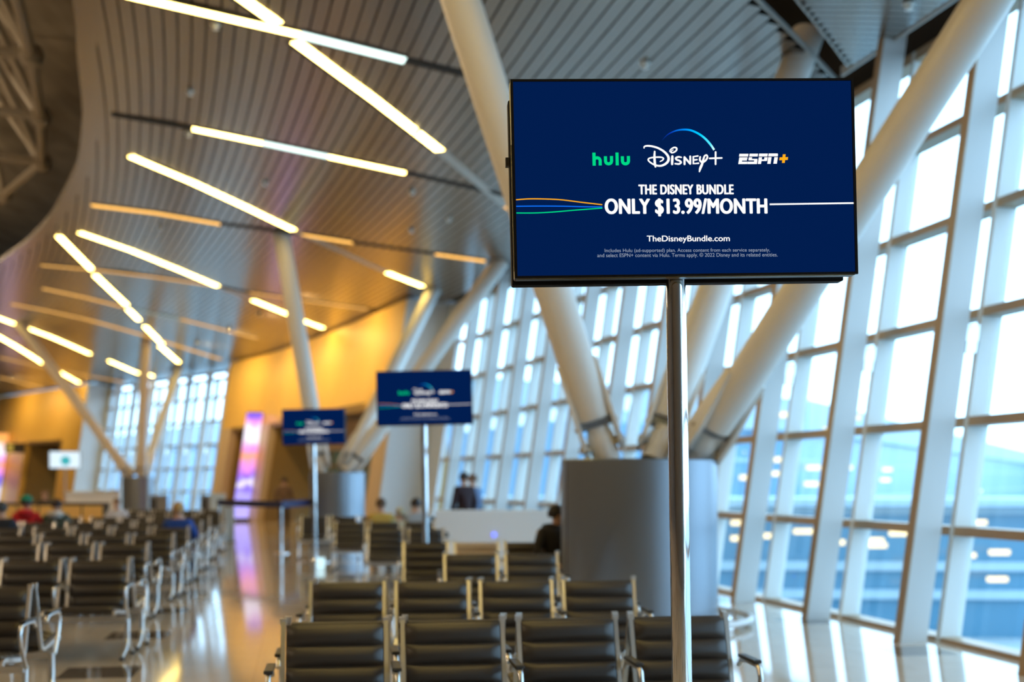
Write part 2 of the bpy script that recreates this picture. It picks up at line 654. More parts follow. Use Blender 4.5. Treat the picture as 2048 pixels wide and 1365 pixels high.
def slot(s0, u0, s1, u1, n, w=.24, m='slot'):
    k = max(1, int(abs(u1 - u0) / 1.2))
    pts = [ceil_pt(s0 + (s1 - s0) * i / k, u0 + (u1 - u0) * i / k, .0) for i in range(k + 1)]
    mb = MB()
    mb.tube(pts, 1, flat=(w, .03), up=(0, 0, 1))
    return struct(mb.build('trim_%d' % n, m))
L = [
 (6.86, 9.0 - .9, 6.93, 5.85, 'warm', 'warm ceiling strip running across the top left of the hall'),
 (6.93, 5.84, 6.96, 4.41, 'cyan', 'cool white stretch continuing the topmost cross strip'),
 (4.4, 7.9, 6.70, 6.16, 'warm', 'warm diagonal strip entering at the very top of the photo'),
 (7.23, 5.88, 10.65, 3.15, 'warm', 'long warm diagonal strip below the topmost cross strip'),
 (12.76, 7.14, 12.68, 5.94, 'warm', 'short warm stretch, left end of the second cross strip'),
 (12.68, 5.93, 12.61, 4.78, 'cyan', 'cool stretch in the middle of the second cross strip'),
 (12.61, 4.77, 12.47, 3.38, 'warm', 'warm stretch at the right of the second cross strip'),
 (15.56, 8.16, 19.2, 4.45, 'warm', 'long warm diagonal strip ending at the slim left column top'),
 (21.5, 1.61, 22.3, .42, 'warm', 'short warm strip beside the top of the far right leaning column'),
 (20.81, 8.84, 20.28, 5.99, 'orange', 'amber cross strip left of the long diagonal'),
 (19.48, 4.2, 19.1, 3.08, 'orange', 'short amber strip right of the slim left column top'),
 (18.36, 1.27, 18.06, .13, 'orange', 'short amber strip next to the glazing side column top'),
 (24.42, 8.98, 28.69, 4.84, 'warm', 'warm diagonal strip above the amber hall part, lower left'),
 (29.74, 3.57, 32.2, .62, 'warm', 'warm strip passing behind the slim column to the amber wall'),
 (25.36, 9.46, 30.04, 8.31, 'warm', 'first stretch of the steep broken strip at left'),
 (30.89, 8.16, 35.93, 6.59, 'warm', 'second stretch of the steep broken strip'),
 (36.77, 6.42, 39.0, 5.69, 'warm', 'stubby third stretch of the steep broken strip'),
 (40.45, 5.19, 44.06, 3.54, 'warm', 'fourth stretch of the steep broken strip'),
 (44.74, 3.42, 47.9, 1.3, 'warm', 'last stretch of the steep broken strip above far glazing'),
 (30.47, 9.73, 28.79, 5.04, 'dimorange', 'dim amber cross strip crossing the steep broken strip'),
 (28.57, 3.88, 27.16, .59, 'dimorange', 'dim amber cross strip behind the slim column'),
 (35.2, 9.39, 36.56, 6.55, 'dimorange', 'faint amber cross strip left of the steep strip'),
 (36.57, 6.5, 36.67, 4.62, 'dimcyan', 'faint cool stretch of a far cross strip'),
 (36.67, 4.6, 37.33, 1.62, 'dimorange', 'faint amber far cross strip ending near the amber wall'),
 (40.51, 9.98, 44.68, .75, 'dimorange', 'long amber cross strip from the left column to the amber wall'),
 (44.2, 10.6, 47.13, 8.68, 'warm', 'warm strip at the left edge above the leaning column'),
 (47.7, 8.09, 51.05, 4.09, 'warm', 'warm strip just right of the left leaning column'),
 (49.5, 9.4, 56.87, 4.08, 'warm', 'long warm strip at the left edge of the photo'),
 (58.03, 3.0, 60.8, .75, 'warm', 'warm strip meeting the corner of the far amber wall'),
 (51.73, 2.91, 53.5, .69, 'warm', 'short warm strip over the far glazing, left of the middle column'),
 (52.83, .71, 53.5, -.05, 'warm', 'tiny warm strip over the far glazing right of the middle column'),
 (57.9, 5.78, 58.01, 3.56, 'dimorange', 'faint amber cross strip at far left'),
 (57.74, 2.91, 57.41, -.3, 'dimorange', 'faint amber strip ending over the far glazing'),
 (65.12, 3.39, 65.86, .8, 'dimorange', 'faintest amber strip above the far amber wall'),
]
for (s0, u0, s1, u1, m, lab) in L:
    strip(s0, u0, s1, u1, m, lab, .23 if m != 'warm' else .17)
# the same strips go on over and behind the photographer
for i, (s0, u0, s1, u1) in enumerate([(.2, 7.6, .2, 3.0), (-4.5, 7.4, -1.5, 4.2), (-5.6, 7.6, -5.6, 3.0), (-11, 7.4, -11, 2.5), (-9.5, 6.8, -6.5, 3.6), (-14.5, 6.0, -12, 3.2)]):
    strip(s0, u0, s1, u1, 'warm', 'warm ceiling strip over the seats outside the photo')
tn = 5
for (s0, u0, s1, u1, m) in [(6.96, 4.41, 6.7, -.6, 'slot'), (10.66, 3.14, 13.1, 1.25, 'tube_off'), (12.78, 8.5, 12.76, 7.15, 'slot'),
                            (12.47, 3.37, 12.3, -.6, 'slot'), (19.3, 4.35, 21.48, 1.63, 'tube_off'), (20.28, 5.98, 19.5, 4.25, 'slot'),
                            (19.1, 3.07, 18.37, 1.28, 'slot'), (18.05, .1, 17.9, -.6, 'slot'), (28.7, 4.82, 29.73, 3.58, 'tube_off'),
                            (28.79, 5.03, 28.57, 3.89, 'slot'), (27.15, .58, 27.0, -.4, 'slot'), (13.12, 1.2, 13.3, .95, 'orange')]:
    slot(s0, u0, s1, u1, tn, .2, m)
    tn += 1
# sprinkler roses
for k, (s, u) in enumerate([(7.3, 6.95), (10.6, 7.25), (13.1, 7.2), (15.5, 5.6), (9.9, 3.7), (13.6, 3.0), (15.0, 1.9), (16.6, 2.3), (1.3, .3), (5.0, 1.6), (1.9, -.3), (22.0, 7.2)]):
    mb = MB()
    mb.lathe([(.06, 0), (.07, -.015), (.04, -.03), (.03, -.06), (.05, -.07), (.01, -.08)], 12)
    o = mb.build('ceiling_sprinkler', 'sprinkler', None, True, ceil_pt(s, u, 0))
    tag(o, ['tiny white sprinkler left of the topmost diagonal strip', 'tiny white sprinkler in the upper left slats', 'tiny white sprinkler beside the second cross strip',
            'tiny sprinkler above the long diagonal strip', 'tiny sprinkler at the end of the lit long diagonal', 'tiny sprinkler left of the big column',
            'tiny sprinkler beside the big column', 'tiny sprinkler above the far right leaning column', 'tiny white sprinkler in the crosswise slats at top right',
            'tiny sprinkler just above the big screen', 'tiny sprinkler near the dark gap at top right', 'tiny sprinkler in the far slats'][k], 'sprinkler', 'ceiling sprinklers')

# unseen globes added under the high roof for warm light from the left
for k in range(12):
    p = W(-12 + 6.2 * k, 17 + 5 * (k % 2), 10.0, False)
    t = thing('added_fill_lamp', 'added warm fill lamp, unseen under the high roof at left', 'ceiling light', p, 0, 'added fill lamps')
    mb = MB(); mb.lathe([(.02, -.3), (.2, -.24), (.3, -.05), (.3, .05), (.2, .24), (.02, .3)], 20); mb.build('globe', 'added_fill', t, True)
    mb = MB(); mb.tube([(0, 0, .28), (0, 0, 3.0)], .015, 8); mb.build('hanger', 'slot', t)

# ------------------------------------------------------------------ space frame under the high roof
t = thing('space_frame', 'steel tube space frame under the high roof at upper left', 'roof truss', W(24, 12, 9.4, False))
org = t.location.copy()
bot, top = {}, {}
for i in range(3):
    for j in range(9):
        bot[i, j] = W(6 + 4.2 * j, 9.9 + 2.9 * i + (0.9 if j > 4 else 0) + (1.0 if j > 5 else 0), 9.3 + .15 * (i % 2), False)
for i in range(2):
    for j in range(8):
        top[i, j] = W(8.1 + 4.2 * j, 11.3 + 2.9 * i + (0.9 if j > 4 else 0), 11.9, False)
cnt = 0
rest = MB()
def strut(a, b, r):
    global cnt
    if cnt < 84:
        mb = MB()
        mb.tube([a - org, b - org], r, 8)
        mb.build('strut', 'truss', t, True)
        cnt += 1
    else:
        rest.tube([a - org, b - org], r, 8)
for j in range(8):
    for i in range(2):
        for (di, dj) in ((0, 0), (1, 0), (0, 1), (1, 1)):
            strut(top[i, j], bot[i + di, j + dj], .085)
    for i in range(2):
        strut(bot[i, j], bot[i, j + 1], .1)
    strut(bot[0, j], bot[1, j], .1)
    if j < 7:
        strut(top[0, j], top[0, j + 1], .11)
    strut(top[0, j], top[1, j], .09)
if rest.v:
    rest.build('far_struts', 'truss', t, True)['kind'] = 'stuff'
for (i, j), p in list(bot.items()):
    if i < 2:
        mb = MB()
        mb.lathe([(.02, -.24), (.17, -.17), (.24, 0), (.17, .17), (.02, .24)], 12, p - org)
        mb.build('node', 'truss', t, True)

# ------------------------------------------------------------------ glazed wall, one window per bay
TR = [1.08 * k for k in range(1, 6)]
ZTOP = 6.55
def bay(n, s0, s1, u=0.0, detail=True, zs=TR, ztop=ZTOP, column=True, blank=False):
    root = struct_root('window_%d' % n, W(s0, u, 0))
    o = root.location.copy()
    def B(mb, sa, sb, ua, ub, z0, z1, lean=True):
        mb.hexa([W(sa, u + ua, z0) - o, W(sb, u + ua, z0) - o, W(sb, u + ub, z0) - o, W(sa, u + ub, z0) - o],
                [W(sa, u + ua, z1) - o, W(sb, u + ua, z1) - o, W(sb, u + ub, z1) - o, W(sa, u + ub, z1) - o])
    if column:
        mb = MB()
        B(mb, s0 - .06, s0 + .06, .46, .18, 0, ztop + .35)
        mb.build('column_fin', 'mullion', root)
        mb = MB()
        B(mb, s0 - .062, s0 + .062, .474, .46, 0, ztop + .35)  # bronze tint imitates warm hall light on the fin's inner face
        mb.build('lit_edge_tint', 'transom', root)
        mb = MB()
        for z in (2.95,):
            B(mb, s0 - .03, s0 + .03, .18, .03, z, z + .16)
            B(mb, s0 - .06, s0 + .02, .17, .06, z - .12, z)
        mb.build('bracket', 'alu', root)
    mb = MB()
    B(mb, s0 - .035, s0 + .035, .03, -.2, 0, ztop)
    mb.build('jamb', 'jamb', root)
    levels = [0.0] + list(zs) + [ztop]
    for k, z in enumerate(levels):
        mb = MB()
        h = .09 if 0 < k < len(levels) - 1 else (.045 if k == 0 else .12)
        za = 0.0 if k == 0 else z - h / 2
        if k == len(levels) - 1:
            za = z - h
        B(mb, s0 + .035, s1 - .035, .03, -.2, za, za + h)
        mb.build('transom' if 0 < k < len(levels) - 1 else ('sill' if k == 0 else 'head'), 'transom' , root)
    for k in range(len(levels) - 1):
        mb = MB()
        z0 = levels[k] + .045
        z1 = levels[k + 1] - (.12 if k == len(levels) - 2 else .045)
        mb.add([W(s0 + .035, u - .14, z0) - o, W(s1 - .035, u - .14, z0) - o, W(s1 - .035, u - .14, z1) - o, W(s0 + .035, u - .14, z1) - o], [(0, 1, 2, 3)])
        mb.build('pane', 'glass', root)
    return root
wn = 1
S_FIRST = .82 - 2.0 * 8
s = S_FIRST
while s < 22.4:
    bay(wn, s, s + 2.0)
    wn += 1
    s += 2.0
S_END = s
k = 0
s2 = 45.8
while s2 < 58.5:
    bay(wn, s2, s2 + 2.0, .4, True, TR, 6.3, True)
    wn += 1
    s2 += 2.0

# ------------------------------------------------------------------ amber gate boxes and pale returns
struct(wall_strip('wall_right_end', S_END + .05, 24.0, .05, 0, 6.6, 'panelwall', 1.0, True))
def cross_lean(name, s, u0, u1, z0, z1, m, thick=.12):
    mb = MB()
    mb.hexa([W(s, u0, z0), W(s, u1, z0), W(s + thick, u1, z0), W(s + thick, u0, z0)],
            [W(s, u0, z1), W(s, u1, z1), W(s + thick, u1, z1), W(s + thick, u0, z1)])
    return mb.build(name, m)
struct(cross_lean('wall_gate_return', 24.0, -.1, 1.28, 0, 6.72, 'panelwall'))
HEAD = 3.83
def gate_wall(name, sA, sB, u, opens, ztop=6.72, head=HEAD):
    """amber wall leaning with the glazing; opens = [(s0,s1,head)]"""
    root = struct_root(name, W(sA, u, 0))
    o = root.location.copy()
    def seg(nm, a, b, z0, z1, m='amber', th=.3):
        mb = MB()
        n = max(1, int(round((b - a) / 1.5)))
        for i in range(n):
            p = a + (b - a) * i / n
            q = a + (b - a) * (i + 1) / n
            mb.hexa([W(p, u, z0) - o, W(q, u, z0) - o, W(q, u - th, z0) - o, W(p, u - th, z0) - o],
                    [W(p, u, z1) - o, W(q, u, z1) - o, W(q, u - th, z1) - o, W(p, u - th, z1) - o])
        return mb.build(nm, m, root)
    seg('upper_band', sA, sB, head, ztop)
    prev = sA
    for (a, b, *_r) in opens + [(sB, sB)]:
        if a > prev + .05:
            seg('pier', prev, a, 0, head, 'amber' if a - prev > 1.6 else 'tan')
        prev = b
    return root, o
g1, o1 = gate_wall('wall_gate', 24.12, 44.5, 1.3, [(25.4, 38.8), (40.3, 43.6)])
g2, o2 = gate_wall('wall_gate_far', 60.2, 80.0, 1.5, [(62.6, 68.2)])
struct(cross_lean('wall_gate_side', 44.5, -.5, 1.3, 0, 6.72, 'amber'))
struct(cross_lean('wall_gate_far_return', 60.0, -.3, 1.5, 0, 6.72, 'panelwall'))
struct(wall_strip('wall_far_right', 59.6, 60.1, .35, 0, 6.6, 'panelwall', 1.0, True))
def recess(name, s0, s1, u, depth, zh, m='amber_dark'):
    root = struct_root(name, W(s0, u, 0, False))
    o = root.location.copy()
    def H(nm, a, b, ua, ub, z0, z1, mm):
        mb = MB()
        mb.hexa([W(a, ua, z0, False) - o, W(b, ua, z0, False) - o, W(b, ub, z0, False) - o, W(a, ub, z0, False) - o],
                [W(a, ua, z1, False) - o, W(b, ua, z1, False) - o, W(b, ub, z1, False) - o, W(a, ub, z1, False) - o])
        return mb.build(nm, mm, root)
    ub = u - depth
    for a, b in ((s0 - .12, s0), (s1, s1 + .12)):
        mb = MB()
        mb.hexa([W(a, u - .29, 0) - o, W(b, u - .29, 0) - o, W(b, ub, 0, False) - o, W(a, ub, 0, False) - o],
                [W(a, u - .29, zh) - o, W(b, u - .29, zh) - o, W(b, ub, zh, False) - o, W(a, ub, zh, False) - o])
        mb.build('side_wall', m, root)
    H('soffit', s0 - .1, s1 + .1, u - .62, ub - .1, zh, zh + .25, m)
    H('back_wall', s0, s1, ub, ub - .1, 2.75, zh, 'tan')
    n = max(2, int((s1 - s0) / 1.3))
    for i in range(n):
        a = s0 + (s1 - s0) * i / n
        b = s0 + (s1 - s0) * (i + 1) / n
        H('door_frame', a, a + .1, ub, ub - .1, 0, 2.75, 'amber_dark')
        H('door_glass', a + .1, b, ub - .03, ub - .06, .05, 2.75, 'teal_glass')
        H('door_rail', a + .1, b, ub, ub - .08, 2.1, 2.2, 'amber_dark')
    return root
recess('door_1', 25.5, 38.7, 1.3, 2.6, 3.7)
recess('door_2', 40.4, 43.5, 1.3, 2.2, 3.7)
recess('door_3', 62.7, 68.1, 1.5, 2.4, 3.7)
# slatted bulkhead seen in the wide opening
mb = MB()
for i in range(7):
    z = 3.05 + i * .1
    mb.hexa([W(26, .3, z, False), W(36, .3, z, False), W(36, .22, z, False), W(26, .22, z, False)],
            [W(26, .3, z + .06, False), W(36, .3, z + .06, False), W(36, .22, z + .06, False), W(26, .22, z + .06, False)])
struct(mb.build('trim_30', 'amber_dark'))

# gate sign boxes hanging in the openings
def gate_sign(s, u, z, lab):
    p = W(s, u, z, False)
    t = thing('gate_sign', lab, 'sign', p, math.radians(theta(s)))
    mb = MB(); mb.box((0, 0, 0), (1.1, .12, .55)); mb.build('sign_box', 'dark', t)
    mb = MB(); mb.box((-.3, -.068, .1), (.36, .012, .22)); mb.box((-.3, -.068, -.14), (.36, .012, .16)); mb.build('yellow_panel', M['orange_sign'], t)
    mb = MB(); mb.tube([(0, 0, .27), (0, 0, .6)], .03, 8); mb.build('hanger', 'dark', t)
M['orange_sign'] = glow('sign_yellow', (.9, .6, .1), .5)
gate_sign(29.0, 1.75, 3.5, 'small dark gate sign with yellow squares over the wide doorway')
gate_sign(67.0, 1.95, 3.45, 'small dark gate sign with yellow squares at the far left doorway')

# unseen spots added at the ceiling to brighten the amber walls
for k, (s, u, lab) in enumerate([(27.0, 2.9, 'added fill lamp above the near end of the amber wall'), (31.8, 2.9, 'added fill lamp above the middle of the amber wall'),
                                 (36.5, 2.9, 'added fill lamp above the wide gate doorway'), (41.5, 2.9, 'added fill lamp above the far end of the amber wall'),
                                 (63.5, 3.4, 'added fill lamp above the far left amber wall'), (68.5, 3.4, 'added fill lamp at the far left end of the ceiling')]):
    p = ceil_pt(s, u, -.03)
    t = thing('wall_fill_lamp', lab, 'ceiling light', p, math.radians(theta(s)), 'added wall fill lamps')
    mb = MB(); mb.lathe([(.07, .05), (.075, -.07), (.06, -.07), (.055, -.02)], 20); mb.build('can', 'tube_off', t, True)
    mb = MB(); mb.lathe([(.01, -.03), (.056, -.03), (.056, -.025), (.01, -.025)], 16); mb.build('lens', 'dimorange', t, True)
    ld = bpy.data.lights.new('wall_fill_light', 'SPOT')
    ld.energy = 430
    ld.color = (1.0, .70, .32)
    ld.spot_size = math.radians(150)
    ld.spot_blend = 1.0
    ld.shadow_soft_size = 0.0
    lo = bpy.data.objects.new('wall_fill_light', ld)
    COL.objects.link(lo)
    lo.parent = t
    lo.location = (0, 0, -.09)
    lo.rotation_euler = (0, math.radians(-48), 0)

# leaning LED totems
def totem(s, m, lab, u0=1.45, u1=2.0, ds=.34, h=4.25):
    o = W(s, u0, 0)
    t = thing('led_totem', lab, 'display', o)
    def H(nm, z0, z1, mm, g=0):
        mb = MB()
        mb.hexa([W(s - g, u0 - g, z0) - o, W(s + ds + g, u0 - g, z0) - o, W(s + ds + g, u1 + g, z0) - o, W(s - g, u1 + g, z0) - o],
                [W(s - g, u0 - g, z1) - o, W(s + ds + g, u0 - g, z1) - o, W(s + ds + g, u1 + g, z1) - o, W(s - g, u1 + g, z1) - o])
        mb.build(nm, mm, t)
    H('plinth', 0, .12, 'dark', .03)
    H('led_panel', .12, h, m)
    H('cap', h, h + .04, 'dark')
totem(39.4, 'led_a', 'leaning violet and pink glowing light totem beside the gate doorway')
totem(70.6, 'led_b', 'orange and violet glowing totem at the left edge of the photo', 1.7, 2.5, .4, 4.4)

# ------------------------------------------------------------------ drums and leaning columns
def drum(x, y, r, h, lab, ring=False):
    t = thing('column_drum', lab, 'plinth', (x, y, 0))
    mb = MB()
    mb.lathe([(r, 0), (r, h - .015), (r - .015, h), (.05, h)], 72)
    mb.build('drum_shell', 'drum', t, True)
    mb = MB()
    for a in (-1.05, .35, 1.9, 3.5):
        c, s_ = math.cos(a), math.sin(a)
        mb.box((r * c, r * s_, h / 2), (.006, .012, h - .02), Matrix.Rotation(a, 3, 'Z'))
    mb.build('panel_joint', 'slot', t)
    if ring:
        mb = MB()
        mb.tube([((r + .36) * math.cos(2 * PI * k / 64), (r + .36) * math.sin(2 * PI * k / 64), .07) for k in range(65)], .035, 10, False)
        mb.build('foot_ring', 'white', t, True)
        for k in range(8):
            a = 2 * PI * k / 8 + .3
            mb = MB()
            mb.tube([((r - .01) * math.cos(a), (r - .01) * math.sin(a), .05), ((r + .36) * math.cos(a), (r + .36) * math.sin(a), .05)], .02, 8)
            mb.build('ring_stay', 'white', t, True)
    return t
def lean_column(p0, p1, r, lab, spin=0.0, fin_len=1.15):
    p0, p1 = Vector(p0), Vector(p1)
    d = (p1 - p0)
    ln = d.length
    t = thing('leaning_column', lab, 'column', p0)
    z = d.normalized()
    x = Vector((math.cos(spin), math.sin(spin), 0))
    x = (x - z * x.dot(z)).normalized()
    y = z.cross(x)
    t.rotation_mode = 'QUATERNION'
    t.rotation_quaternion = Matrix((x, y, z)).transposed().to_quaternion()
    mb = MB()
    mb.lathe([(r * .72, 0), (r * .72, .30), (r * .62, .33), (r * .62, .40)], 32)
    mb.build('base_stub', 'column', t, True)
    mb = MB()
    mb.lathe([(r * .9, .49), (r, .51), (r, ln)], 40)
    mb.build('shaft', 'column', t, True)
    for sx in (-1, 1):
        mb = MB()
        prof = [(-.13, .10), (.11, .08), (.17, .16), (.18, .50), (.07, fin_len), (-.07, fin_len), (-.18, .50), (-.18, .2)]
        x0, x1 = sx * (r * .86), sx * (r * .86 + .05)
        n = len(prof)
        vs = [(x0, q, w) for q, w in prof] + [(x1, q, w) for q, w in prof]
        fs = [tuple(range(n)), tuple(range(n, 2 * n))[::-1]] + [(i, (i + 1) % n, n + (i + 1) % n, n + i) for i in range(n)]
        mb.add(vs, fs)
        mb.build('clevis_plate', 'column', t, False, None, .006)
        for (q, w) in ((0, .22), (-.09, .18), (.1, .2), (0, .42)):
            mb = MB()
            mb.tube([(sx * r * .6, q, w), (sx * (r * .86 + .072), q, w)], .026, 10)
            mb.build('bolt', 'bolt', t, True)
    mb = MB()
    mb.box((0, 0, .44), (r * 1.7, r * .8, .09))
    mb.build('clevis_block', 'drum', t)
    return t
drum(1.41, 13.35, .865, 1.81, 'large round grey metal drum carrying the big leaning columns', True)
lean_column((1.06, 13.3, 1.8), (-.82, 12.38, 7.45), .205, 'big cream column leaning left from the large grey drum')
lean_column((1.57, 13.35, 1.8), (3.66, 14.85, 7.1), .2, 'cream column behind the screen rising to the dark ceiling gap')
lean_column((2.0, 13.25, 1.8), (4.68, 9.9, 6.72), .2, 'big cream column leaning right in front of the windows')
drum(-4.22, 29.0, .66, 1.79, 'middle distance grey metal drum left of the small screens')
lean_column((-4.6, 29.0, 1.79), (-5.5, 28.6, 7.5), .2, 'slim far column rising behind the smallest screen')
lean_column((-4.05, 29.0, 1.79), (-2.1, 32.6, 6.85), .2, 'far column leaning right to the short warm strip')
lean_column((-3.95, 28.85, 1.79), (-.22, 28.2, 6.78), .2, 'far column leaning right toward the glazing top')
drum(-16.2, 52.0, .66, 1.75, 'farthest brownish grey drum in front of the far glazing')
lean_column((-16.5, 52.0, 1.75), (-20.05, 48.6, 8.1), .2, 'amber lit column leaning left from the farthest drum')
lean_column((-16.1, 52.0, 1.75), (-15.2, 49.8, 7.55), .2, 'upright amber lit column in the middle of the far glazing')
lean_column((-16.0, 52.1, 1.75), (-15.2, 54.9, 6.85), .2, 'amber column leaning right before the far glazing')

# ------------------------------------------------------------------ the screens on poles
SX0, SX1 = 1047.0, 1728.0
def art(px, py):
    """point of the advert (as seen) -> metres on the screen face"""
    a = (px - SX0) / (SX1 - SX0)
    yt = 165 + (161 - 165) * a
    yb = 553.7 + (548 - 553.7) * a
    b = (py - yt) / (yb - yt)
    return ((a - .5) * SCR_W, (.5 - b) * SCR_H)
SCR_W, SCR_H = 1.194, .674
A6 = lambda x, y: art(1180 + x / 4.55, 240 + y / 4.55)
A1 = lambda x, y: art(1020 + x / 2.7676, 140 + y / 2.7676)
PXM = SCR_W / (SX1 - SX0)

def catmull(pts, n=10):
    if len(pts) < 3:
        return pts
    out = []
    P_ = [pts[0]] + list(pts) + [pts[-1]]
    for i in range(1, len(P_) - 2):
        p0, p1, p2, p3 = P_[i - 1], P_[i], P_[i + 1], P_[i + 2]
        for k in range(n):
            t_ = k / n
            out.append(tuple(.5 * ((2 * p1[j]) + (-p0[j] + p2[j]) * t_ + (2 * p0[j] - 5 * p1[j] + 4 * p2[j] - p3[j]) * t_ ** 2 + (-p0[j] + 3 * p1[j] - 3 * p2[j] + p3[j]) * t_ ** 3) for j in range(len(p1))))
    out.append(pts[-1])
    return out
def stroke(mb, pts, w, y=-.002, smooth=True, round_cap=True, A=A6, sc=4.55):
    """pts in picture units (x, y[, width]); w default width in the same units"""
    pts = [(p[0], p[1], p[2] if len(p) > 2 else w) for p in pts]
    q = catmull(pts) if smooth else pts
    mm = [(Vector(A(p[0], p[1])), p[2] / sc * PXM / 2) for p in q]
    vs, fs = [], []
    n = len(mm)
    for i, (p, r) in enumerate(mm):
        d = mm[min(i + 1, n - 1)][0] - mm[max(i - 1, 0)][0]
        d = d.normalized() if d.length > 1e-9 else Vector((1, 0))
        nrm = Vector((-d.y, d.x))
        vs += [(p.x + nrm.x * r, y, p.y + nrm.y * r), (p.x - nrm.x * r, y, p.y - nrm.y * r)]
    for i in range(n - 1):
        fs.append((2 * i, 2 * i + 1, 2 * i + 3, 2 * i + 2))
    mb.add(vs, fs)
    if round_cap:
        for (p, r) in (mm[0], mm[-1]):
            mb.add([(p.x + r * math.cos(2 * PI * k / 14), y - .0001, p.y + r * math.sin(2 * PI * k / 14)) for k in range(14)], [tuple(range(14))])
def polyA(mb, pts, y=-.002, A=A6):
    q = [A(*p) for p in pts]
    mb.add([(p[0], y, p[1]) for p in q], [tuple(range(len(q)))])
def lettering(text, x0, x1, y0, y1, m, parent, bold=0.0, A=A6, y=-.002, spacing=1.0):
    cu = bpy.data.curves.new('lettering', 'FONT')
    cu.body = text
    cu.space_character = spacing
    cu.fill_mode = 'BOTH'
    tmp = bpy.data.objects.new('lettering_tmp', cu)
    COL.objects.link(tmp)
    dg = bpy.context.evaluated_depsgraph_get()
    me = bpy.data.meshes.new_from_object(tmp.evaluated_get(dg))
    bpy.data.objects.remove(tmp)
    xs = [v.co.x for v in me.vertices]
    ys = [v.co.y for v in me.vertices]
    a, b, c, d = min(xs), max(xs), min(ys), max(ys)
    for v in me.vertices:
        fx = (v.co.x - a) / (b - a)
        fy = (v.co.y - c) / (d - c)
        p = A(x0 + fx * (x1 - x0), y1 + fy * (y0 - y1))
        v.co = (p[0], y, p[1])
    if bold:
        # a heavier cut of the same letters
        e = bold / 4.55 * PXM
        bm = bmesh.new()
        bm.from_mesh(me)
        src = list(bm.faces)
        for dx, dz in ((-1, 0), (1, 0), (-.6, -.45), (.6, -.45), (-.6, .45), (.6, .45), (0, -.5), (0, .5)):
            g = bmesh.ops.duplicate(bm, geom=src)['geom']
            bmesh.ops.translate(bm, verts=[v for v in g if isinstance(v, bmesh.types.BMVert)], vec=(dx * e, 0, dz * e))
        bm.to_mesh(me)
        bm.free()
    me.materials.clear()
    me.materials.append(M[m])
    o = bpy.data.objects.new('lettering', me)
    COL.objects.link(o)
    o.parent = parent
    return o

def arc_mat():
    m = bpy.data.materials.new('logo_arc')
    m.use_nodes = True
    nt = m.node_tree
    nt.nodes.clear()
    tc = nt.nodes.new('ShaderNodeTexCoord')
    sp = nt.nodes.new('ShaderNodeSeparateXYZ')
    cr = nt.nodes.new('ShaderNodeValToRGB')
    els = cr.color_ramp.elements
    els[0].position = 0; els[0].color = (.001, .015, .09, 1)
    els[1].position = 1; els[1].color = (.85, 1, 1, 1)
    for p, c in ((.18, (.003, .04, .45)), (.45, (.0, .25, .9)), (.75, (.0, .62, 1)), (.92, (.1, .8, 1))):
        e_ = els.new(p); e_.color = (*c, 1)
    e = nt.nodes.new('ShaderNodeEmission')
    o = nt.nodes.new('ShaderNodeOutputMaterial')
    nt.links.new(tc.outputs['Generated'], sp.inputs[0])
    nt.links.new(sp.outputs['X'], cr.inputs['Fac'])
    nt.links.new(cr.outputs['Color'], e.inputs['Color'])
    nt.links.new(e.outputs[0], o.inputs[0])
    return m
M['arc'] = arc_mat()

